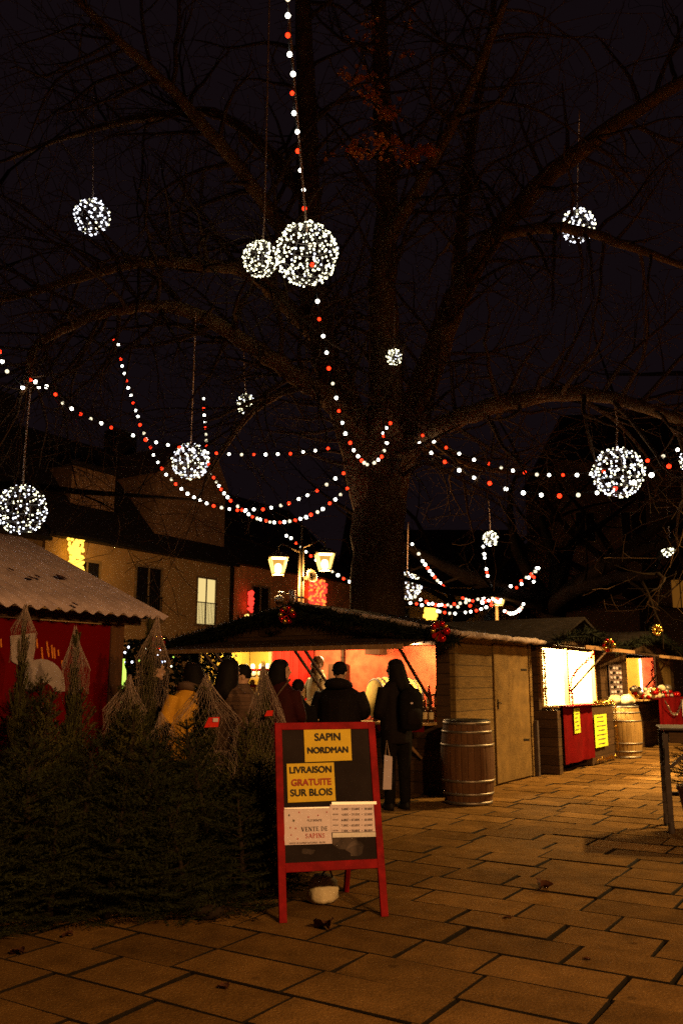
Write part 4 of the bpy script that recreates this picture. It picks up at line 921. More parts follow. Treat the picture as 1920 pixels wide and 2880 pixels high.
# ================================================================== PEOPLE
def person(px, D, height, face, label, jacket, trousers=None, hair=None, hairstyle='short', arms='down', build=1.0, hat=None, seed=0, vox=.011, z0=0.0, beard=None, lean=0.0, headturn=0.0, hem=None):
    """standing figure; local -y is the way it faces, face = world heading in degrees"""
    p = at(px, 1925, D); t = thing('person', label, 'person', (p.x, p.y, z0), R(face)); s = height / 1.72; B = build
    def ell(pts, n=14):
        """lofted ellipses: (x,y,z,rx,ry)"""
        m = MB(); vs = []
        for x, y, z, rx, ry in pts:
            for j in range(n):
                a = 2 * math.pi * j / n; vs.append(Vector((x + rx * math.cos(a), y + ry * math.sin(a), z)) * s)
        k = len(pts); fs = [(i * n + j, i * n + (j + 1) % n, (i + 1) * n + (j + 1) % n, (i + 1) * n + j) for i in range(k - 1) for j in range(n)]
        fs += [tuple(range(n - 1, -1, -1)), tuple(range((k - 1) * n, k * n))]; m.add(vs, fs, True); return m
    def merge(*ms):
        o = MB()
        for m in ms: o.add(m.v, m.f, True)
        return o
    def solid(mb, name, mm, v=vox, sm=6):
        o = mb.build(name, mm, t); rm = o.modifiers.new('remesh', 'REMESH'); rm.mode = 'VOXEL'; rm.voxel_size = v; rm.use_smooth_shade = True
        sh_ = o.modifiers.new('smooth', 'SMOOTH'); sh_.factor = .5; sh_.iterations = sm; return o
    ly = -lean
    sh, el, wr = {}, {}, {}
    for sg in (-1, 1):
        sh[sg] = Vector((sg * .178 * B, ly, 1.375 - .10 * max(0, B - 1)))
        if arms == 'down': el[sg] = Vector((sg * .24 * B, .02 + ly, 1.12)); wr[sg] = Vector((sg * .235 * B, -.06 + ly, .88))
        elif arms == 'fwd': el[sg] = Vector((sg * .215 * B, -.04 + ly, 1.13)); wr[sg] = Vector((sg * .13, -.27 + ly, 1.08))
        elif arms == 'bag': el[sg] = Vector((sg * .21 * B, -.02 + ly, 1.12)); wr[sg] = Vector((sg * .14, -.22 + ly, 1.05 if sg > 0 else .92))
        elif arms == 'serve': el[sg] = Vector((sg * .27 * B, -.10 + ly, 1.16)); wr[sg] = Vector((sg * .20 - .02, -.36 + ly, 1.02 if sg > 0 else 1.12))
    def limb(a, b_, c, r0, r1, r2): m = MB(); m.tube([x * s for x in spline([a, b_, c], 5)], [s * (r0 + (r1 - r0) * min(1, i / 5) + (r2 - r1) * max(0, (i - 5) / 5)) for i in range(11)], 10); return m
    def hand(sg):
        m = MB(); w_ = wr[sg]; d = (wr[sg] - el[sg]).normalized(); side = d.cross(Vector((0, 0, 1)))
        if side.length < .3: side = Vector((0, 1, 0))
        side.normalize(); nrm = side.cross(d)
        pc_ = w_ + d * .05; rot = Matrix((side, d, nrm)).transposed(); m.ball(pc_ * s, (.040 * s, .052 * s, .018 * s), 10, 7, rot)
        for i, (o_, ln) in enumerate(((-.030, .060), (-.010, .072), (.010, .068), (.029, .052))):
            b0 = w_ + d * .088 + side * o_; m.tube([x * s for x in (b0, b0 + d * ln * .55 - nrm * .008, b0 + d * ln * .85 - nrm * .03)], [.0088 * s, .008 * s, .0065 * s], 7)
        th_ = w_ + d * .035 + side * (-.036 * sg * sg); m.tube([x * s for x in (th_, th_ + d * .03 - side * .03, th_ + d * .06 - side * .036 - nrm * .012)], [.011 * s, .010 * s, .008 * s], 7); return m
    # body
    head = MB(); hc = Vector((0, -.015 + ly, 1.605)); hr = Matrix.Rotation(R(headturn), 3, 'Z')
    def H(x, y, z): return (hc + hr @ Vector((x, y, z))) * s
    head.ball(H(0, .008, .02), (.076 * s, .096 * s, .105 * s), 18, 12, hr); head.ball(H(0, -.030, -.060), (.054 * s, .058 * s, .058 * s), 14, 9, hr)      # skull, jaw
    head.ball(H(0, -.072, -.098), (.024 * s, .02 * s, .018 * s), 8, 6, hr)                                                            # chin
    head.tube([H(0, -.086, .012), H(0, -.108, -.022), H(0, -.092, -.036)], [.010 * s, .017 * s, .012 * s], 8)                        # nose
    head.ball(H(0, -.083, .028), (.05 * s, .014 * s, .012 * s), 10, 6, hr)                                                            # brow
    head.ball(H(0, -.088, -.058), (.024 * s, .010 * s, .009 * s), 8, 6, hr)                                                           # lips
    for sg in (-1, 1): head.ball(H(sg * .078, .012, -.005), (.012 * s, .022 * s, .034 * s), 8, 6, hr)                                 # ears
    neck = ell([(0, .01 + ly, 1.38, .075, .07), (0, .008 + ly, 1.47, .058, .06), (0, 0 + ly, 1.56, .056, .06)])
    torso = ell([(0, 0, .80, .15, .11), (0, 0, .95, .155 * B, .11), (0, 0 + ly * .5, 1.08, .13 * B, .10), (0, ly, 1.25, .155 * B, .11), (0, ly, 1.38, .15 * B, .09), (0, ly, 1.43, .08, .07)])
    limbs = []
    for sg in (-1, 1):
        limbs.append(limb(sh[sg], el[sg], wr[sg], .042, .036, .027)); limbs.append(hand(sg))
        limbs.append(ell([(sg * .10, 0, .88, .085, .09), (sg * .10, -.005, .5, .055, .06), (sg * .10, .02, .32, .052, .056), (sg * .10, .02, .08, .036, .04), (sg * .105, -.02, .05, .036, .07), (sg * .11, -.05, .02, .035, .09)]))
    solid(merge(head, neck, torso, *limbs), 'body', M['skin'], .0085, 3)
    for sg in (-1, 1):
        e = MB(); e.ball(H(sg * .033, -.080, .008), (.012 * s, .008 * s, .007 * s), 8, 6, hr); e.build('eye', M['black'], t)
    # clothes
    hz = .74 if hem is None else hem
    jt = ell([(0, 0, hz, .19 * B, .145 * B), (0, .0, .95, .195 * B, .15 * B), (0, ly * .5, 1.10, .19 * B, .15 * B), (0, ly, 1.28, .205 * B, .15 * B), (0, .005 + ly, 1.38, .178 * B, .125), (0, .01 + ly, 1.43, .135 * (1 + .5 * (B - 1)), .11), (0, .01 + ly, 1.475, .09, .092), (0, .01 + ly, 1.53, .076, .08)])
    sl_ = [limb(sh[sg] + Vector((sg * -.03, 0, .01)), el[sg], wr[sg] - (wr[sg] - el[sg]).normalized() * .015, .082 * B, .068 * B, .050) for sg in (-1, 1)]
    solid(merge(jt, *sl_), 'jacket', jacket, .013, 5)
    tm = trousers or M['P_dark']
    legs = [ell([(sg * .085, 0, .92, .115, .12), (sg * .10, 0, .70, .098, .11), (sg * .10, 0, .48, .075, .082), (sg * .10, .015, .12, .062, .07), (sg * .10, .015, .07, .062, .07)]) for sg in (-1, 1)]
    solid(merge(*legs), 'trousers', tm, .014, 4)
    for sg in (-1, 1):
        m = ell([(sg * .105, -.03, 0, .05, .12), (sg * .105, -.03, .035, .052, .125), (sg * .105, -.01, .075, .046, .09), (sg * .105, .02, .13, .045, .055)]); m.build('shoe', M['black'], t)
    # hair and hats
    hm = MB(); rr = random.Random(seed)
    if hairstyle == 'short':
        hm.ball(H(0, .018, .040), (.084 * s, .098 * s, .100 * s), 18, 12, hr); hm.v = [v for v in hm.v]
        for i, v in enumerate(hm.v):
            l_ = hr.inverted() @ (v / s - hc)
            if l_.y < -.05 and l_.z < .055: l_.y = -.05; l_ = l_ * .8
            hm.v[i] = (hc + hr @ (l_ * (1 + rr.uniform(-.03, .05)))) * s
    else:
        prof = [(0, .012, .122, .012), (0, .012, .114, .048), (0, .013, .094, .074), (0, .015, .06, .091), (0, .018, .01, .102), (0, .024, -.05, .112), (0, .034, -.11, .116)]
        prof += [(0, .042, -.16, .105), (0, .044, -.19, .06)] if hairstyle == 'bob' else [(0, .052, -.18, .122), (0, .06, -.25, .115), (0, .064, -.31, .085), (0, .066, -.345, .03)]
        vs = []; n = 20
        for x, y, z, rr_ in prof:
            for j in range(n):
                a = 2 * math.pi * j / n; yy = y + rr_ * (1.12 + .04 * math.sin(j * 2.7 + z * 9)) * math.sin(a)
                if z < .06: yy = max(yy, -.035)
                vs.append(H(rr_ * math.cos(a) * (1 + .06 * math.sin(a * 7 + z * 14) + rr.uniform(-.03, .03)), yy, z + rr.uniform(-.006, .006)))
        hm.add(vs, [(i * n + j, i * n + (j + 1) % n, (i + 1) * n + (j + 1) % n, (i + 1) * n + j) for i in range(len(prof) - 1) for j in range(n)] + [tuple(range(n - 1, -1, -1)), tuple(range((len(prof) - 1) * n, len(prof) * n))], True)
    hm.build('hair', hair or M['P_hair'], t)
    if hat:
        k = MB(); k.ball(H(0, .012, .062), (.090 * s, .104 * s, .088 * s), 18, 10, hr); k.tube([H(.086 * math.cos(a), .012 + .10 * math.sin(a), .035) for a in [i * .3142 for i in range(21)]], .016 * s, 8); k.build('beanie', hat, t)
    if beard: 
        k = MB(); k.ball(H(0, -.045, -.078), (.060 * s, .058 * s, .048 * s), 14, 8, hr); k.build('beard', beard, t)
    return t, s
M['P_dark'] = mat('black_wool', (.008, .007, .007), .9, .2, 20, spec=.06); M['P_navy'] = mat('black_jacket', (.010, .007, .007), .75, .2, 8, bump=.3, spec=.1)
M['P_maroon'] = mat('maroon_jacket', (.035, .003, .004), .8, .2, 10, bump=.2); M['P_hair'] = mat('dark_hair', (.007, .005, .004), .7, .3, 40, stretch=(1, 1, .1), spec=.12)
M['P_cream'] = mat('cream_jacket', (.70, .56, .32), .8, .12, 12, bump=.3); M['P_fair'] = mat('light_brown_hair', (.15, .08, .028), .6, .3, 40)
M['P_brown'] = wood('brown_knit', (.13, .075, .05), .035, 'Z'); M['P_must'] = mat('mustard_jacket', (.70, .36, .03), .75, .12, 8, bump=.3)
M['P_grey'] = mat('grey_brown_coat', (.12, .075, .055), .85, .2, 10)
M['P_beard'] = mat('beard_brown', (.07, .036, .015), .7, .3, 40); M['P_pale'] = mat('pale_hem', (.42, .31, .26), .85, .12, 12)
person(955, 10.7, 1.655, 180 - 20, 'person in a broad black padded jacket and dark beanie facing the bar', M['P_navy'], arms='fwd', build=1.42, hat=M['P_dark'], seed=1)
person(1112, 10.42, 1.70, 180 + 25, 'long-haired person in dark clothes standing by the bar with a backpack', M['P_navy'], hairstyle='long', arms='bag', build=1.02, seed=2, headturn=35)
person(788, 9.35, 1.67, 180 - 25, 'person in a dark maroon jacket with a shoulder strap at the bar', M['P_maroon'], hairstyle='bob', arms='fwd', build=1.05, seed=3, headturn=-50)
person(838, 9.9, 1.45, 180 - 10, 'short dark-haired person in black between the maroon jacket and the seller', M['P_dark'], hairstyle='short', arms='fwd', build=1.0, seed=4)
person(893, 13.35, 1.74, -58, 'bearded seller in a cream jacket serving inside the red-lined bar', M['P_cream'], hair=M['P_fair'], arms='serve', beard=M['P_beard'], seed=5, z0=.06, vox=.009)
person(640, 8.3, 1.65, 180 - 15, 'long-haired person in a ribbed brown cardigan over a pale top', M['P_brown'], hairstyle='long', arms='fwd', build=1.0, seed=6, hem=.86, headturn=-30, lean=.05)
person(540, 8.7, 1.62, 180 + 20, 'person in a mustard jacket and grey scarf behind the netted firs', M['P_must'], hairstyle='bob', arms='down', build=1.12, seed=7, headturn=40)
person(432, 9.6, 1.68, 180 - 60, 'dark figure with short hair near the corner of the red stall', M['P_dark'], hairstyle='short', arms='down', seed=8)
person(690, 9.1, 1.60, 180 + 40, 'person in a grey brown coat between the cardigan and maroon jacket', M['P_grey'], hairstyle='short', arms='fwd', seed=9, headturn=60, lean=.06)
# pale top under the cardigan
p = at(640, 1925, 8.3); m = MB(); m.lathe([(.165, .69), (.178, .72), (.172, .86), (.15, .88)], n=20, sx=1.0, sy=.75)
# (worn: belongs to the person)
for o in bpy.data.objects:
    if o.get('label', '').startswith('long-haired person in a ribbed'): m.build('pale_top', M['P_pale'], o)
    if o.get('label', '').startswith('person in a broad'):
        k = MB(); k.tube([Vector((.125 * math.cos(a), .035 + .115 * math.sin(a), 1.40 + .02 * math.sin(a))) for a in [i * .3142 for i in range(21)]], [.05 + .02 * max(0, math.sin(i * .3142)) for i in range(21)], 8); k.build('hood', M['P_navy'], o)
    if o.get('label', '').startswith('person in a mustard'):
        k = MB(); k.tube([Vector((.105 * math.cos(a), .0 + .10 * math.sin(a), 1.39 + .015 * math.sin(2 * a))) for a in [i * .3142 for i in range(21)]], .045, 8); k.build('scarf', M['P_grey'], o)
    if o.get('label', '').startswith('person in a dark maroon'):
        k = MB(); k.tube(spline([Vector((-.12, .0, 1.465)), Vector((-.09, .135, 1.36)), Vector((.02, .155, 1.2)), Vector((.13, .13, 1.03)), Vector((.20, .05, .92))]), .010, 6); k.build('strap', M['P_grey'], o)
# backpack of the long-haired person
p = at(1112, 1925, 10.42); fa = R(205); back_dir = Vector((-math.sin(fa), math.cos(fa), 0))
bk = thing('backpack', 'black backpack worn by the long-haired person at the bar', 'backpack', Vector((p.x, p.y, 1.14)) + back_dir * .24 + Vector((.06, 0, 0)), fa)
m = MB(); m.lathe([(.06, -.25), (.135, -.22), (.15, 0), (.14, .15), (.09, .22), (.03, .235)], n=18, sx=1, sy=.68); m.build('pack', M['P_dark'], bk)
m = MB(); m.lathe([(.04, -.19), (.10, -.17), (.105, -.04), (.08, .0)], (0, .06, 0), 16, sx=1, sy=.62); m.build('pocket', M['P_navy'], bk)
for sg in (-1, 1): MB().tube(spline([Vector((sg * .08, -.06, .2)), Vector((sg * .10, -.20, .26)), Vector((sg * .11, -.32, .12)), Vector((sg * .10, -.12, -.2))]), .016, 6).build('strap', M['P_dark'], bk)
MB().box((.05, .105, .06), (.03, .006, .02)).build('badge', M['paper'], bk)
# paper bag the person carries, showing right of the sign
pb = at(1088, 2170, 10.15); t = thing('paper_bag', 'narrow white bag hanging beside the dark legs right of the sign', 'bag', Vector((pb.x, pb.y, pb.z)))
m = MB(); m.prism([(-.05, -.04, -.19), (.045, -.04, -.19), (.06, -.04, .16), (-.03, -.04, .18)], (0, .08, 0)); m.build('bag_body', M['paper'], t)
MB().tube([(-.02, 0, .17), (.0, 0, .34), (.03, 0, .17)], .006, 5).build('handle', M['cord'], t)

# ================================================================== BUILDINGS
Q0 = at(580, 1755, 36); Q0.z = 0
def fc(u, z, off=0.0): return Q0 + U * u + V * off + Z * z     # point on the facade line
def rect(m, u0, u1, z0, z1, o0, o1, org):
    m.prism([fc(u0, z0, o0) - org, fc(u1, z0, o0) - org, fc(u1, z1, o0) - org, fc(u0, z1, o0) - org], V * (o1 - o0)); return m
def window(parent, org, u0, u1, z0, z1, pane, rail=False, frame='shutter', mull=1):
    m = MB(); w_ = .09
    rect(m, u0 - w_, u0, z0, z1 + w_, -.03, .055, org); rect(m, u1, u1 + w_, z0, z1 + w_, -.03, .055, org); rect(m, u0 + .002, u1 - .002, z1, z1 + w_, -.03, .05, org); rect(m, u0 - .14, u1 + .14, z0 - .1, z0 - .002, -.03, .10, org)
    f = m.build('window', M[frame], parent)
    p_ = MB(); rect(p_, u0, u1, z0, z1, -.02, .014, org); p_.build('pane', M[pane], f)
    s_ = MB()
    for k in range(1, mull + 1): uu = u0 + (u1 - u0) * k / (mull + 1); rect(s_, uu - .04, uu + .04, z0, z1, .016, .03, org)
    s_.build('sash', M[frame], f)
    if rail:
        k = MB(); n = 12
        for i in range(n + 1): uu = u0 + (u1 - u0) * i / n; k.bar(fc(uu, z0, .12) - org, fc(uu, z0 + .85, .12) - org, .02)
        k.bar(fc(u0 - .05, z0 + .87, .12) - org, fc(u1 + .05, z0 + .87, .12) - org, .04); k.build('railing', M['iron'], f)
    return f
def row_house(label, u0, u1, ze, wall, slope=1.0, depth=9.0, rise=5.0):
    org = fc(u0, 0); t = thing('row_house', label, 'house', org)
    m = MB(); rect(m, u0, u1, 0, ze, -depth, 0, org); m.build('wall', wall, t)
    m = MB(); m.prism([fc(u0 - .1, ze, .35) - org, fc(u0 - .1, ze + .12, .40) - org, fc(u0 - .1, ze + rise, -depth * .45) - org, fc(u0 - .1, ze + rise, -depth * .6) - org, fc(u0 - .1, ze, -depth - .2) - org], U * (u1 - u0 + .1)); m.build('roof', M['tile'], t)
    m = MB(); m.bar(fc(u0, ze + .03, .44) - org, fc(u1, ze + .03, .44) - org, .14, .12); m.build('gutter', M['iron'], t)
    return t, org
EZ = 6.3
def dormer(parent, org, u0, u1, z0, z1, front, roof_pts=None, flat=True):
    m = MB(); rect(m, u0, u1, z0, z1, -4.2, front, org); d_ = m.build('dormer', M['dormer'], parent)
    k = MB()
    if flat: rect(k, u0 - .15, u1 + .15, z1, z1 + .18, -4.3, front + .15, org)
    else: k.prism([fc(u0 - .15, z1, front + .12) - org, fc(u1 + .15, z1, front + .12) - org, fc(u0 + (u1 - u0) * .85, z1 + 1.3, front + .12) - org, fc(u0 + (u1 - u0) * .35, z1 + 1.6, front + .12) - org], V * -4.4)
    k.build('dormer_roof', M['tile'] if flat else M['dormer'], d_); return d_
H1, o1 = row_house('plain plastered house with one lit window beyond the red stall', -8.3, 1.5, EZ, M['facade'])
window(H1, o1, -.62, .47, 3.75, 5.62, 'E_win', True, mull=1)
window(H1, o1, -4.05, -2.75, 3.75, 5.72, 'darkglass', True)
window(H1, o1, -7.0, -5.9, 3.75, 5.6, 'darkglass', True)
dormer(H1, o1, -6.6, -4.5, 7.35, 9.25, -.9); dormer(H1, o1, -2.9, 1.35, 6.75, 9.6, -.3, flat=False)
m = MB()
for i in range(9): rect(m, -6.45 + .2 * i, -6.30 + .2 * i, 7.5, 9.1, -.9, -.87, o1)
m.build('dormer_slats', M['dormer'], H1)
m = MB(); rect(m, 1.45, 1.6, 0, EZ, 0, .12, o1); m.build('drainpipe', M['iron'], H1)
for u_ in (-8.2, -1.7): 
    m = MB(); rect(m, u_, u_ + 1.2, 9.8, 12.4, -4.8, -4.0, o1); m.build('chimney', M['tile'], H1)
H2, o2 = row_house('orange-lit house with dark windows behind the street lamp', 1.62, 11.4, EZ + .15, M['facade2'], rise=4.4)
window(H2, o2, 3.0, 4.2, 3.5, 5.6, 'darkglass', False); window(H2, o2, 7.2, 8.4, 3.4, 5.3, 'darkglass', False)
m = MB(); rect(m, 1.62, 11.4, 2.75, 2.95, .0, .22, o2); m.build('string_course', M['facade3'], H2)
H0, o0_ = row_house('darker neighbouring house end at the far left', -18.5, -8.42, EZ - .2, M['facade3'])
def simple_house(x0, x1, Y, ze, rise, wall, label, wins, far=8.0, hips=.12):
    a = at(x0, 1925, Y).x; b_ = at(x1, 1925, Y).x; t = thing('town_house', label, 'house', (a, Y, 0)); w_ = b_ - a
    MB().box((w_ / 2, far / 2, ze / 2), (w_, far, ze)).build('wall', wall, t)
    m = MB(); m.add([(-.3, -.35, ze), (w_ + .3, -.35, ze), (w_ + .3, far, ze), (-.3, far, ze), (w_ * hips, far / 2, ze + rise), (w_ * (1 - hips), far / 2, ze + rise)], [(3, 2, 1, 0), (0, 1, 5, 4), (1, 2, 5), (2, 3, 4, 5), (3, 0, 4)]); m.build('roof', M['tile'], t)
    for (wx, wz, ww, wh, pm) in wins:
        f = MB(); f.box((wx, -.02, wz), (ww + .16, .06, wh + .16)); ff = f.build('window', M['shutter'], t); MB().box((wx, -.055, wz), (ww, .02, wh)).build('pane', M[pm], ff); MB().box((wx, -.07, wz), (.06, .014, wh)).build('sash', M['shutter'], ff)
    return t
simple_house(1060, 1560, 56, 7.4, 4.5, M['facade'], 'brown plastered house far behind the low strings of bulbs', [(1.6, 5.2, 1.0, 1.7, 'darkglass'), (4.2, 5.2, 1.0, 1.7, 'darkglass'), (7.4, 5.2, 1.0, 1.7, 'darkglass'), (9.6, 5.2, 1, 1.7, 'darkglass')])
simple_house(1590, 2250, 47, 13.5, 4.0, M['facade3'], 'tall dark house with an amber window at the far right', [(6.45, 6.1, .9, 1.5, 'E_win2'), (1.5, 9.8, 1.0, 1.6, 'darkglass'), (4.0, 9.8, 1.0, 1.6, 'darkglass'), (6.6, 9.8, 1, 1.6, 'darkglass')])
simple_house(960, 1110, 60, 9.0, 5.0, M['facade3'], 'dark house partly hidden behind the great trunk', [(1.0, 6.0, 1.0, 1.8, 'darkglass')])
# curtains of little lamps on the walls
def light_curtain(label, px0, px1, py0, py1, plane_p, plane_n, m1, m2, n=190, seed=1, rad=.05):
    c = [onplane(x, y, plane_p, plane_n) for x, y in ((px0, py0), (px1, py0), (px1, py1), (px0, py1))]; o = c[3]; r_ = random.Random(seed); t = thing('light_curtain', label, 'light curtain', o)
    w_ = MB(); l_ = MB(); l2 = MB(); ns = 11
    for i in range(ns):
        q = i / (ns - 1); a = c[0].lerp(c[1], q) - o; b_ = c[3].lerp(c[2], q) - o; w_.tube([a, b_], .008, 4)
    for i in range(n):
        q = r_.random(); p_ = r_.random(); a = c[0].lerp(c[1], round(q * (ns - 1)) / (ns - 1) + r_.uniform(-.03, .03)).lerp(c[3].lerp(c[2], q), p_) - o + plane_n * r_.uniform(.02, .1)
        (l_ if r_.random() < .65 else l2).ball(a, rad * r_.uniform(.8, 1.25), 6, 4)
    w_.build('wires', M['wire'], t); tag(l_.build('led_lights', m1, t), kind='stuff'); tag(l2.build('bright_led_lights', m2, t), kind='stuff'); return t
light_curtain('tall curtain of amber fairy lights on the plain house', 190, 230, 1514, 1640, fc(0, 0, .35), V, M['E_ledy'], M['E_ledy'], 230, 1, .055)
light_curtain('curtain of red fairy lights on the wall behind the street lamp', 868, 912, 1632, 1708, fc(0, 0, .3), V, M['E_ledr'], M['E_ledo'], 200, 2, .07)
light_curtain('block of amber fairy lights far behind the chalet roof', 1192, 1228, 1698, 1742, Vector((0, 52, 0)), Vector((0, -1, 0)), M['E_ledy'], M['E_ledy'], 150, 3, .08)
light_curtain('narrow strip of red reflection made of tiny lights beside the dark window', 697, 708, 1660, 1722, fc(0, 0, .3), V, M['E_ledr'], M['E_ledr'], 50, 4, .06)  # the red curtain's reflection at the window, built as glowing dots
pz = at(694, 1738, 33); point_light('amber_spill', fc(-6.6, 5.4, 1.2), 30, (1, .5, .1), .3)
t = thing('wall_lamp', 'pair of small amber lamps low on the wall left of the security camera', 'lamp', pz)
for dz in (-.07, .09): MB().ball((0, 0, dz), (.09, .06, .06), 10, 6).build('bulb', M['E_glass'], t)
MB().tube([(0, .1, -.5), (0, .1, .2)], .03, 6).build('bracket', M['iron'], t)

# dark shrubbery and a display of small lights between the red stall and the chalet
pg = at(430, 1840, 14); t = thing('dark_hedge', 'dark evergreen hedge glimpsed between the red stall and the chalet', 'hedge', (pg.x, pg.y, 0))
m = MB(); rr = random.Random(5)
for i in range(5200):
    c = Vector((rr.uniform(-1.3, 1.3), rr.uniform(-.5, .5), rr.uniform(0, 2.1) ** 1.0)); d1 = Vector((rr.gauss(0, 1), rr.gauss(0, 1), rr.gauss(0, 1))).normalized() * .07; d2 = d1.cross(Vector((rr.gauss(0, 1), rr.gauss(0, 1), rr.gauss(0, 1)))).normalized() * .03
    m.add([c - d1, c + d2, c + d1, c - d2], [(0, 1, 2, 3)])
m.build('foliage', M['garland'], t)
t = thing('fairy_lights', 'scatter of tiny white blue and green lights at the corner of the red stall', 'fairy lights', at(430, 1880, 11.5)); o = t.location.copy()
cb = MB(); pts = [at(x, y, 11.5) for x, y in ((352, 1835), (362, 1820), (350, 1862), (372, 1862), (392, 1858), (412, 1824), (452, 1828), (444, 1842), (456, 1862), (464, 1860), (488, 1848), (482, 1874))]
cb.tube([p_ - o for p_ in pts], .006, 4); cb.build('cable', M['cable'], t)
for i, p_ in enumerate(pts): MB().ball(p_ - o, rnd.uniform(.008, .017), 8, 5).build('led', M[('E_ledc', 'E_ledc', 'E_blue', 'E_ledc', 'E_green', 'E_led')[i % 6]], t)
p = at(344, 1905, 10.6); t = thing('glass_bottle', 'yellow bottle shape with painted glow by the corner post of the red stall', 'bottle', Vector((p.x, p.y, p.z - .3)))
MB().lathe([(.03, 0), (.045, .1), (.04, .26), (.05, .28), (.045, .38), (.02, .44), (.025, .52)], n=14).build('glass', M['E_green'], t)  # no lamp inside; the lit look is emission put into the glass

# ================================================================== TREES
def limb_pts(l): return spline([Vector((*at(x, y, D), r_)) for x, y, D, r_ in l], 6)
def grow(m, p, d, L, r0, lev, rr, droop):
    n = max(3, int(L / .28)); pts = [p.copy()]; rad = [r0]; q = p.copy(); dd = d.copy()
    for i in range(n):
        dd = (dd + Vector((rr.gauss(0, .16), rr.gauss(0, .16), rr.gauss(0, .13) + droop))).normalized(); q = q + dd * (L / n); pts.append(q.copy()); rad.append(max(.0055, r0 * (1 - .72 * (i + 1) / n)))
        if lev > 0 and i > 0 and rr.random() < .78:
            s_ = Vector((rr.gauss(0, 1), rr.gauss(0, 1), rr.gauss(0, .7))); s_ = (s_ - dd * s_.dot(dd)).normalized()
            grow(m, q, (dd * .65 + s_ * .8).normalized(), L * rr.uniform(.34, .58), rad[-1] * .62, lev - 1, rr, droop)
    m.tube(pts, rad, 5 if r0 > .03 else 3, caps=False)
def big_tree(name, label, base, limbs, seed, lev=3, spawn=.8, twL=(1.0, 2.2), droop=-.012, mt='twig'):
    t = thing(name, label, 'tree', base); tr = MB(); tw = MB(); rr = random.Random(seed)
    for li, l in enumerate(limbs):
        sp_ = limb_pts(l) if isinstance(l[0], tuple) else l
        pts = [Vector((a[0], a[1], a[2])) - base for a in sp_]; rad = [a[3] for a in sp_]
        if li == 0: pts = [Vector((pts[0].x, pts[0].y, 0))] + pts; rad = [rad[0] * 1.25] + rad
        pts = [p_ + Vector((rr.gauss(0, .12), rr.gauss(0, .12), rr.gauss(0, .12))) * rad[i] * ((.25 if rad[i] > .3 else .8) if i else 0) for i, p_ in enumerate(pts)]
        tr.mi = 0 if li == 0 else 1; tr.tube(pts, rad, 14 if rad[0] > .2 else 9)
        if li == 0: continue
        for i in range(3, len(pts) - 1):
            if rr.random() < spawn:
                d = (pts[i + 1] - pts[i]).normalized(); s_ = Vector((rr.gauss(0, 1), rr.gauss(0, 1), rr.gauss(0, .8) + .25)); s_ = (s_ - d * s_.dot(d)).normalized()
                grow(tw, pts[i], (d * .5 + s_).normalized(), rr.uniform(*twL), min(rad[i] * .45, .05), lev, rr, droop)
        grow(tw, pts[-1], (pts[-1] - pts[-2]).normalized(), rr.uniform(*twL), rad[-1] * .9, lev, rr, droop)
    tr.build('trunk', [M['bark'], M['limbbark']] if name == 'plane_tree' else [M['darkbark'], M['darkbark']], t); tw.build('twigs', M[mt], t); return t
TB = at(1062, 1925, 16.0); TB = Vector((TB.x, TB.y, 0))
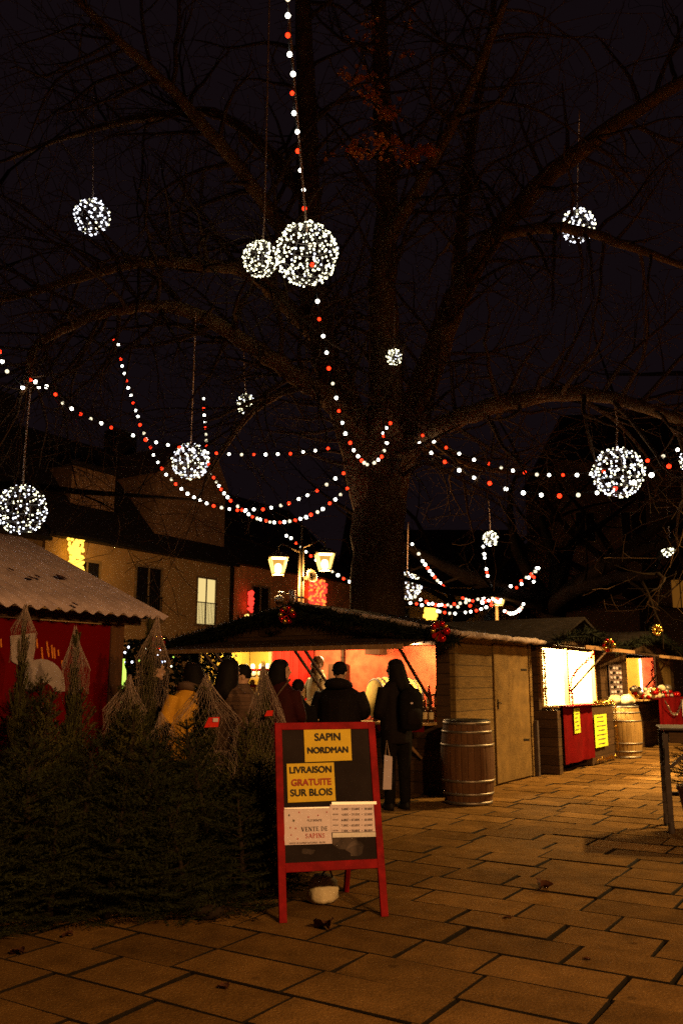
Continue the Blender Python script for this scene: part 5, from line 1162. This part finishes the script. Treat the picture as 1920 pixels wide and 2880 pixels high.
LI = [
 [(1062, 1800, 16, .53), (1061, 1650, 16, .51), (1062, 1500, 16, .50), (1068, 1380, 16, .49), (1075, 1270, 16, .40), (1080, 1200, 16, .25)],
 [(1060, 1460, 16, .40), (985, 1180, 15.8, .34), (915, 1000, 15.5, .28), (880, 800, 15, .24), (868, 500, 14.6, .2), (860, 200, 14.3, .17), (850, -150, 14, .13)],
 [(1068, 1460, 16, .40), (1085, 1100, 15.6, .33), (1075, 850, 15.2, .27), (1085, 600, 15, .22), (1075, 300, 14.8, .18), (1060, -100, 14.5, .13)],
 [(1075, 1460, 16, .40), (1100, 1330, 16, .36), (1160, 1180, 16.2, .31), (1220, 1000, 16.2, .27), (1290, 820, 16, .24), (1400, 650, 15.5, .2), (1560, 480, 15, .17), (1760, 330, 14.5, .14), (2000, 180, 14, .1)],
 [(1050, 1400, 16, .30), (1020, 1260, 15.8, .22), (930, 1130, 15, .19), (850, 1070, 14.5, .165), (700, 970, 13.8, .14), (560, 885, 13.2, .115), (430, 862, 12.8, .10), (290, 880, 12.5, .085), (170, 930, 12.2, .07), (95, 985, 12, .06), (80, 1060, 11.9, .05), (60, 1110, 11.8, .03)],
 [(905, 960, 15.4, .17), (800, 850, 14.6, .15), (690, 765, 13.6, .12), (560, 745, 13, .1), (420, 735, 12.6, .085), (260, 770, 12.4, .07), (60, 830, 12.3, .05), (-60, 850, 12.2, .03)],
 [(1080, 1420, 16, .30), (1130, 1290, 16, .22), (1210, 1220, 15.4, .19), (1330, 1160, 14.8, .165), (1480, 1120, 14.2, .14), (1640, 1108, 13.6, .115), (1790, 1140, 13.2, .095), (1930, 1190, 13, .075), (2050, 1260, 12.9, .04)],
 [(880, 780, 15, .15), (760, 600, 14, .13), (640, 430, 13, .11), (480, 250, 12.2, .09), (330, 110, 11.5, .07), (180, -40, 11, .05)],
 [(1290, 830, 16, .17), (1300, 600, 16.5, .14), (1330, 350, 17, .11), (1380, 80, 17.5, .08), (1400, -150, 17.8, .05)],
 [(870, 560, 14.7, .12), (640, 330, 15.5, .1), (420, 330, 16, .08), (200, 380, 16.5, .06), (20, 450, 17, .04)],
 [(1080, 700, 15, .14), (1200, 480, 14, .11), (1320, 250, 13, .09), (1420, 0, 12, .06)],
 [(1400, 660, 15.5, .12), (1580, 640, 15, .1), (1760, 690, 14.6, .08), (1950, 760, 14.4, .05)],
 [(850, 1070, 14.5, .08), (780, 1110, 15, .065), (700, 1170, 15.6, .05), (640, 1250, 16.2, .03)],
 [(1160, 1180, 16.2, .12), (1250, 1260, 17, .09), (1330, 1310, 17.6, .06), (1440, 1330, 18, .04)],
]
big_tree('plane_tree', 'great bare plane tree towering behind the central chalet', TB, LI, 5, lev=3, spawn=.92, twL=(1.3, 3.0))
# second tree right of the chalet roof and two bare trees beyond
def bg_tree(px, D, h, label, seed, spread, r0=.35, nl=9, lev=3, name='bare_tree'):
    b_ = at(px, 1925, D); b_.z = 0; rr = random.Random(seed); limbs = []; tt = h * .28
    tr = [(b_.x, b_.y, tt * i / 3, r0 * (1 - .07 * i)) for i in range(4)]; limbs.append([Vector(a) for a in tr])
    for i in range(nl):
        a = 2 * math.pi * (i + rr.random() * .6) / nl; e = rr.uniform(.25, 1.15); L = h * .62 * rr.uniform(.8, 1.1); p_ = Vector((b_.x, b_.y, tt * rr.uniform(.82, 1.0))); pts = []
        d = Vector((math.cos(a) * math.cos(e) * spread, math.sin(a) * math.cos(e) * spread, math.sin(e)))
        for k in range(9):
            q = k / 8; pts.append(Vector((*p_, r0 * .55 * (1 - q * .85)))); d = (d + Vector((rr.gauss(0, .13), rr.gauss(0, .13), rr.gauss(0, .1) - .02))).normalized(); p_ = p_ + d * L / 8
        limbs.append(pts)
    return big_tree(name, label, b_, limbs, seed + 50, lev=lev, spawn=.75, twL=(.9, 2.0), mt='darkbark')
bg_tree(1565, 24, 13, 'dark bare tree with low forked limbs right of the central chalet', 31, 1.3, .42, 10)
bg_tree(1830, 33, 18, 'tall bare tree before the dark house at the far right', 33, 1.0, .3, 9)
bg_tree(1290, 38, 17, 'bare tree far behind the low strings of bulbs', 34, 1.1, .25, 8)
_m = M['dryleaf']; _n = _m.node_tree.nodes; _l = _m.node_tree.links
_t = _n.new("ShaderNodeBsdfTranslucent"); _t.inputs[0].default_value = (.95, .34, .05, 1); _x = _n.new("ShaderNodeMixShader"); _x.inputs[0].default_value = .55
_l.new(_n["Principled BSDF"].outputs[0], _x.inputs[1]); _l.new(_t.outputs[0], _x.inputs[2]); _l.new(_x.outputs[0], _n["Material Output"].inputs[0])
bg_tree(2750, 17, 19, 'bare tree just outside the right edge whose long twigs reach into the view', 41, 1.35, .34, 12)
bg_tree(-900, 17, 18, 'bare tree just outside the left edge whose long twigs reach into the view', 42, 1.35, .32, 12)
# clumps of dry leaves still hanging
m = MB(); rr = random.Random(8); o = at(1080, 320, 13.5)
for cx, cy, sx, sy, n in ((1040, 60, 40, 50, 14), (1040, 120, 50, 40, 22), (1020, 220, 60, 25, 60), (1040, 265, 35, 30, 40), (1080, 310, 40, 30, 50), (1105, 325, 20, 16, 34), (985, 410, 25, 30, 22), (1010, 420, 40, 30, 46), (1060, 400, 40, 35, 40), (1110, 410, 30, 30, 30), (1155, 440, 35, 25, 60), (1190, 425, 40, 16, 60), (1215, 425, 16, 18, 30), (935, 438, 16, 10, 10), (1145, 155, 14, 10, 10), (1150, 60, 30, 30, 8)):
    for _ in range(n):
        p_ = at(rr.gauss(cx, sx * .5), rr.gauss(cy, sy * .5), 13.5 + rr.uniform(-.35, .35)) - o; d1 = Vector((rr.gauss(0, 1), rr.gauss(0, 1), rr.gauss(0, 1))).normalized() * .055; d2 = d1.cross(Vector((rr.gauss(0, 1), rr.gauss(0, 1), rr.gauss(0, 1)))).normalized() * .045
        m.add([p_ - d1, p_ - d1 * .3 + d2, p_ + d1, p_ - d1 * .3 - d2], [(0, 1, 2, 3)])
lv = m.build('dry_leaves', M['dryleaf'], None, o); tag(lv, 'rusty dry leaves still hanging in the crown of the great plane tree', 'leaves', kind='stuff')

# ================================================================== LIGHT STRINGS
Sx = 1.22449
BW = MB().ball((0, 0, 0), 1, 12, 8).mesh('bulb', M['E_white']); BD = MB().ball((0, 0, 0), 1, 12, 8).mesh('bulb', M['E_dim']); BR = MB().ball((0, 0, 0), 1, 12, 8).mesh('bulb', M['E_red'])
SOCK = MB().lathe([(.35, .8), (.4, .9), (.34, 1.5), (.1, 1.6)], n=8).mesh('socket', M['cable'])
def light_string(label, pts, D0, D1, rad, scale=Sx, off=(0, 0), cable_ext=(), size_px=None):
    """pts: (x, y[, 'R']) bulbs in photo order; depth runs from D0 to D1 along the string"""
    P = []; tot = 0; cum = [0]
    for a, b_ in zip(pts[:-1], pts[1:]): tot += math.hypot(a[0] - b_[0], a[1] - b_[1]); cum.append(tot)
    W_ = [at(p[0] * scale + off[0], p[1] * scale + off[1], D0 + (D1 - D0) * c / max(tot, 1e-6)) for p, c in zip(pts, cum)]
    t = thing('light_string', label, 'light string', W_[0], 0, 'strings of white and red bulbs'); o = W_[0]
    ext = [Vector(e) for e in cable_ext]
    MB().tube([p - o + Z * rad * .8 for p in W_ + ext], .008, 5).build('cable', M['cable'], t)
    for p, w in zip(pts, W_):
        b_ = link('bulb', BR if len(p) > 2 else (BD if rnd.random() < .3 else BW), t, w - o); b_.scale = (rad * rnd.uniform(.85, 1.1),) * 3
    return t
A = [(661, -40, 'R'), (661, -3), (661, 36), (661, 81, 'R'), (665, 125), (673, 170), (671, 214, 'R'), (675, 260), (683, 303), (684, 347, 'R'), (690, 391), (697, 436), (699, 479, 'R'), (705, 520), (712, 563), (717, 608, 'R'), (722, 652), (729, 692), (733, 733, 'R'), (742, 772), (750, 810), (755, 846, 'R'), (764, 881), (772, 914), (778, 944, 'R'), (786, 971), (793, 996), (804, 1017, 'R'), (812, 1034), (822, 1048), (830, 1058, 'R'), (836, 1063), (843, 1067), (859, 1063), (868, 1056), (876, 1049, 'R'), (882, 1035), (888, 1017), (881, 1001, 'R'), (880, 995), (887, 983), (896, 972, 'R')]
light_string('long string of bulbs plunging from overhead through the largest light ball', A, 7.4, 14.9, .029)
B = [(53, 890), (71, 872, 'R'), (82, 877), (90, 889), (107, 888), (128, 906, 'R'), (145, 926), (165, 939), (186, 951, 'R'), (209, 962), (233, 972), (256, 982, 'R'), (306, 1000), (335, 1010, 'R'), (359, 1016), (386, 1022), (412, 1028, 'R'), (443, 1033), (470, 1037), (497, 1041, 'R'), (526, 1043), (555, 1044), (583, 1044, 'R'), (610, 1044), (638, 1043), (667, 1042, 'R'), (696, 1038), (724, 1035), (753, 1030, 'R')]
light_string('upper left string of bulbs sagging gently to the great trunk', B, 11.6, 15.3, .027, cable_ext=[at(985, 1240, 15.4)])
light_string('short end of a bulb string at the left edge', [(-20, 780), (0, 808, 'R'), (6, 830), (17, 853)], 11, 11.5, .027, cable_ext=[at(64, 1090, 11.6)])
Cc = [(261, 778, 'R'), (272, 791), (275, 808), (278, 825, 'R'), (281, 841), (286, 858), (291, 875, 'R'), (295, 891), (301, 908), (306, 926, 'R'), (312, 943), (317, 957), (322, 976, 'R'), (331, 995), (337, 1009), (346, 1028, 'R'), (353, 1045), (363, 1062), (372, 1076, 'R'), (382, 1090), (394, 1101), (404, 1112, 'R'), (417, 1123), (431, 1134), (446, 1142), (460, 1149), (475, 1156), (491, 1162, 'R'), (509, 1166), (527, 1169), (545, 1172, 'R'), (565, 1171), (583, 1170), (604, 1170, 'R'), (623, 1166), (645, 1161), (663, 1156, 'R'), (686, 1146), (706, 1138), (728, 1127, 'R'), (750, 1113), (770, 1099), (789, 1087, 'R')]
light_string('string of bulbs dropping steeply at the left then sweeping right', Cc, 18.5, 15.3, .031, cable_ext=[at(985, 1310, 15.4)])
Dd = [(468, 916), (468, 939, 'R'), (469, 954), (471, 968), (472, 983, 'R'), (473, 998), (474, 1012), (475, 1025, 'R'), (477, 1040), (478, 1052), (479, 1066, 'R'), (483, 1087), (491, 1097, 'R'), (497, 1107), (503, 1116), (508, 1124, 'R'), (515, 1133), (523, 1142), (530, 1150, 'R'), (546, 1163), (556, 1171, 'R'), (563, 1174), (571, 1181), (580, 1187, 'R'), (591, 1191), (598, 1193), (611, 1196, 'R'), (620, 1199), (630, 1200), (643, 1200, 'R'), (653, 1199), (665, 1197), (678, 1195, 'R'), (690, 1192), (703, 1188), (714, 1182, 'R'), (729, 1176), (741, 1169), (757, 1156, 'R'), (770, 1147), (782, 1136), (797, 1122, 'R')]
light_string('lowest central string of bulbs swinging under the others to the trunk', Dd, 19.5, 15.3, .032, cable_ext=[at(995, 1360, 15.4)])
Ee = [(963, 1018), (990, 1040), (1021, 1061, 'R'), (1054, 1080), (1088, 1097), (1124, 1110, 'R'), (1161, 1123), (1201, 1132), (1242, 1137), (1284, 1139, 'R'), (1327, 1137), (1370, 1132), (1412, 1122, 'R'), (1455, 1108), (1495, 1091), (1535, 1071, 'R'), (1575, 1048)]
light_string('lower right string of bulbs from the trunk past the right light ball', Ee, 15.2, 12.0, .034, cable_ext=[])
Ff = [(970, 1000, 'R'), (996, 1014), (1024, 1028, 'R'), (1054, 1042), (1088, 1056), (1122, 1065, 'R'), (1150, 1074), (1177, 1081), (1204, 1085, 'R'), (1232, 1090), (1260, 1091), (1292, 1091, 'R'), (1324, 1091), (1356, 1088), (1385, 1082, 'R'), (1418, 1078), (1452, 1070), (1486, 1058, 'R'), (1522, 1048), (1555, 1033), (1590, 1012, 'R')]
light_string('upper right string of bulbs crossing behind the right light ball', Ff, 15.3, 13.4, .029)
k4 = (820 / 1568, (1100, 1350)); fr_ = .038
def far(label, pts, D0, D1): light_string(label, pts, D0, D1, fr_, k4[0], k4[1])
far('far string of bulbs falling from the trunk toward the amber block', [(112, 345), (147, 397), (168, 436), (182, 455), (194, 473, 'R'), (206, 490), (220, 508), (233, 523, 'R'), (247, 540), (262, 555), (278, 570, 'R'), (294, 582), (310, 595)], 20.5, 22)
far('short vertical string of bulbs under the small far light ball', [(493, 358), (499, 398), (501, 419), (510, 479), (513, 497, 'R'), (517, 516), (541, 581)], 22, 22.5)
far('long low far string of bulbs just above the chalet roof', [(102, 662), (135, 666, 'R'), (164, 673), (188, 655, 'R'), (200, 667), (220, 665), (237, 672, 'R'), (255, 673), (270, 671), (288, 678, 'R'), (302, 671), (320, 681), (337, 667, 'R'), (357, 682), (369, 663), (383, 635, 'R'), (401, 642), (418, 647), (437, 650, 'R'), (464, 641), (494, 633), (526, 622, 'R'), (557, 625), (588, 628), (612, 622), (620, 628, 'R')], 20.5, 22.6)
far('second low far string of bulbs dipping to the chalet roof', [(104, 630), (127, 628), (157, 643), (250, 705), (260, 708), (286, 713, 'R'), (313, 717), (342, 718), (397, 712), (426, 708), (456, 702, 'R'), (482, 694), (509, 684), (537, 672, 'R'), (560, 650), (579, 638, 'R')], 20.8, 22)
far('third low far string of bulbs passing above the far lantern', [(400, 658), (423, 676, 'R'), (487, 652), (489, 660), (505, 652, 'R'), (522, 648), (535, 655, 'R'), (545, 640), (568, 636, 'R'), (586, 640)], 21, 22)
far('small loop of bulbs hanging right of the far lantern', [(608, 705), (616, 709, 'R'), (625, 713), (638, 718), (648, 718), (655, 717), (668, 712), (676, 708, 'R'), (684, 703), (690, 697), (695, 690, 'R'), (700, 685), (709, 667)], 21.6, 21.6)
far('far string of bulbs climbing to the dark tree at the right', [(641, 571), (672, 579, 'R'), (699, 559), (697, 543, 'R'), (723, 524), (737, 525), (750, 507, 'R'), (775, 492), (780, 474), (789, 474)], 22, 22.4)
far('short side string of bulbs by the dark tree at the right', [(764, 547), (766, 523, 'R'), (754, 515, 'R'), (752, 505), (770, 492)], 22.4, 22.4)
light_string('string of small bulbs slanting down behind the street lamp', [(407, 159), (444, 178), (483, 218, 'R'), (524, 251), (562, 285), (600, 318, 'R'), (641, 350), (681, 383), (726, 415, 'R'), (769, 441), (812, 470), (857, 497, 'R'), (902, 521)], 26, 24, .044, .35714, (660, 1450))

# ================================================================== LIGHT BALLS
LEDW = MB().ball((0, 0, 0), 1, 7, 5).mesh('led', M['E_led']); LEDC = MB().ball((0, 0, 0), 1, 7, 5).mesh('led', M['E_ledc'])
def light_ball(label, cx, cy, rpx, D, n, m, cord=None, seed=1, split=False, led_px=6.5, mix=.3):
    led_px *= .74
    c = at(cx * Sx, cy * Sx, D); zc = (c - CAM).dot(FWD); rad = rpx * Sx / F * zc; t = thing('light_ball', label, 'light ball', c, 0, 'hanging balls of little lights'); rr = random.Random(seed)
    w_ = MB()
    for k in range(1, 8):                                # rings of latitude and meridians of wire
        z = rad * math.cos(math.pi * k / 8); q = math.sqrt(max(0, rad * rad - z * z)); w_.tube([Vector((q * math.cos(a), q * math.sin(a), z)) for a in [i * math.pi / 12 for i in range(25)]], .006 * zc / 14 + .002, 4, caps=False)
    for k in range(6):
        a = math.pi * k / 6; w_.tube([Vector((rad * math.sin(b_) * math.cos(a), rad * math.sin(b_) * math.sin(a), rad * math.cos(b_))) for b_ in [i * math.pi / 12 for i in range(25)]], .006 * zc / 14 + .002, 4, caps=False)
    w_.build('wire_frame', M['wire'], t)
    lr = led_px / 2 / F * zc; mm = [MB(), MB()]; cnt = 0
    for i in range(n):
        q = 1 - 2 * (i + .5) / n; a = i * 2.39996 + rr.uniform(-.35, .35); q = max(-1, min(1, q + rr.uniform(-.05, .05))); s_ = math.sqrt(1 - q * q)
        p_ = Vector((s_ * math.cos(a), s_ * math.sin(a), q)) * rad * rr.uniform(.97, 1.05); l_ = lr * rr.uniform(.75, 1.25); cool = (m == 'c') != (rr.random() < mix)
        front_ = p_.dot((CAM - c).normalized()) > 0
        if split and front_ and cnt < 100: o = link('led', LEDC if cool else LEDW, t, p_); o.scale = (l_,) * 3; cnt += 1
        else: mm[cool].ball(p_, l_, 7, 5)
    for k in (0, 1):
        if mm[k].v: tag(mm[k].build('led_lights', M['E_ledc' if k else 'E_led'], t), kind='stuff')
    if rpx > 30: point_light('ball_light', (0, 0, 0), 5 * (rad / .37) ** 2, (1, .90, .68), rad * .8, t)
    if cord: 
        pts = [Vector((0, 0, rad))] + [at(x * Sx, y * Sx, d_) - c for x, y, d_ in cord]; MB().tube(spline(pts, 4), .015, 5).build('cord', M['cord'], t)
    return t
light_ball('large light ball pierced by the plunging bulb string', 704, 583, 70, 9.6, 300, 'w', [(700, 480, 9.6), (660, 0, 9.2), (640, -200, 9)], 1, True, 7.2, .1)
light_ball('light ball half hidden by the largest ball, on a long cord', 599, 595, 40, 12.0, 150, 'w', [(606, 525, 12.0), (612, 300, 12.0), (618, 20, 12.0), (622, -120, 12.0)], 2, True, 7, .05)
light_ball('cool white light ball alone high at the left', 212, 498, 39, 17.5, 105, 'c', [(214, 380, 17.5), (216, 200, 17)], 3, True, 7, .3)
light_ball('cool white light ball alone high at the right', 1326, 518, 37, 18, 85, 'c', [(1326, 400, 18), (1330, 250, 17)], 4, True, 8, .35)
light_ball('tiny light ball in the crown of the great tree', 905, 820, 17, 14.2, 40, 'w', [(905, 780, 14.2), (906, 700, 14.4)], 5, False, 8, .1)
light_ball('small light ball above the upper left bulb string', 566, 928, 22, 26, 60, 'w', [(562, 880, 25), (560, 800, 22)], 6, True, 7, .2)
light_ball('silvery light ball crossed by two bulb strings left of centre', 437, 1060, 40, 17.6, 150, 'c', [(439, 1000, 17), (445, 850, 14.5), (450, 715, 12.9)], 7, True, 6.8, .35)
light_ball('sparse light ball cut by the left edge above the corrugated roof', 50, 1170, 55, 12.8, 170, 'c', [(56, 1060, 12.7), (64, 960, 12.5), (72, 880, 12.1)], 8, True, 6.4, .5)
light_ball('light ball hanging at the right from the arching limb', 1419, 1085, 56, 12.9, 210, 'c', [(1414, 1030, 13), (1416, 970, 13.3), (1410, 915, 13.5), (1420, 905, 13.6)], 9, True, 7.2, .5)
light_ball('light ball cut by the right edge of the view', 1585, 1058, 24, 16, 50, 'w', [(1583, 1000, 15), (1580, 930, 14)], 10, False, 7, .3)
light_ball('small far light ball above the short vertical bulb string', 1126, 1237, 15.5, 22.5, 34, 'w', [(1125, 1200, 22.5), (1122, 1150, 22.5)], 11, False, 9, .1)
light_ball('small far light ball at the right edge before the dark house', 1539, 1260, 19.5, 34, 46, 'w', [(1535, 1215, 34), (1530, 1150, 33), (1528, 1080, 32)], 12, False, 8.5, .2)
light_ball('light ball half hidden behind the great trunk', 936, 1345, 30, 22, 110, 'c', [(936, 1290, 21), (938, 1200, 18)], 13, True, 6.5, .5)

# ================================================================== SMALL THINGS ON THE GROUND
def leaf(px, py, s, label, curl=.5, seed=1):
    p = ground(px, py); rr = random.Random(seed); m = MB(); n = 7; vs = []; fs = []
    for j in range(n):
        q = j / (n - 1); w_ = s * .5 * math.sin(math.pi * min(1, q * .95 + .04)) * (1 + .3 * math.sin(q * 17))
        for k, x in enumerate((-1, -.5, 0, .5, 1)): vs.append(Vector((x * w_ + .15 * s * math.sin(q * 3), (q - .5) * s, .008 + s * curl * (abs(x) ** 1.6) * .5 + s * .22 * curl * math.sin(q * 5 + x))))
    for j in range(n - 1):
        for k in range(4): a = j * 5 + k; fs.append((a, a + 1, a + 6, a + 5))
    nn = len(vs); vs += [v - Vector((0, 0, .0015)) for v in vs]; fs += [tuple(i + nn for i in f[::-1]) for f in fs]
    m.add(vs, fs, True); m.tube([(0, -.5 * s, .012), (.02 * s, -.8 * s, .02)], .0018, 4); o = m.build('fallen_leaf', M['fallen'], None, p); o.rotation_euler = (0, 0, rr.uniform(0, 6)); tag(o, label, 'leaf')
leaf(905, 2615, .13, 'dark curled leaf lying just in front of the red sign', .7, 1)
leaf(1525, 2500, .11, 'curled brown leaf on the open paving right of the sign', .8, 2)
leaf(1425, 2586, .05, 'flat scrap of leaf on the paving below the curled brown leaf', .3, 3)
leaf(48, 2685, .08, 'brown leaf near the left edge of the paving', .5, 4)
leaf(635, 2778, .05, 'small leaf on the front paving below the fir pile', .4, 5)
leaf(1650, 2702, .035, 'tiny leaf scrap near the right front of the paving', .4, 6)
leaf(190, 2635, .06, 'brown leaf before the dark front firs at the left', .5, 7)
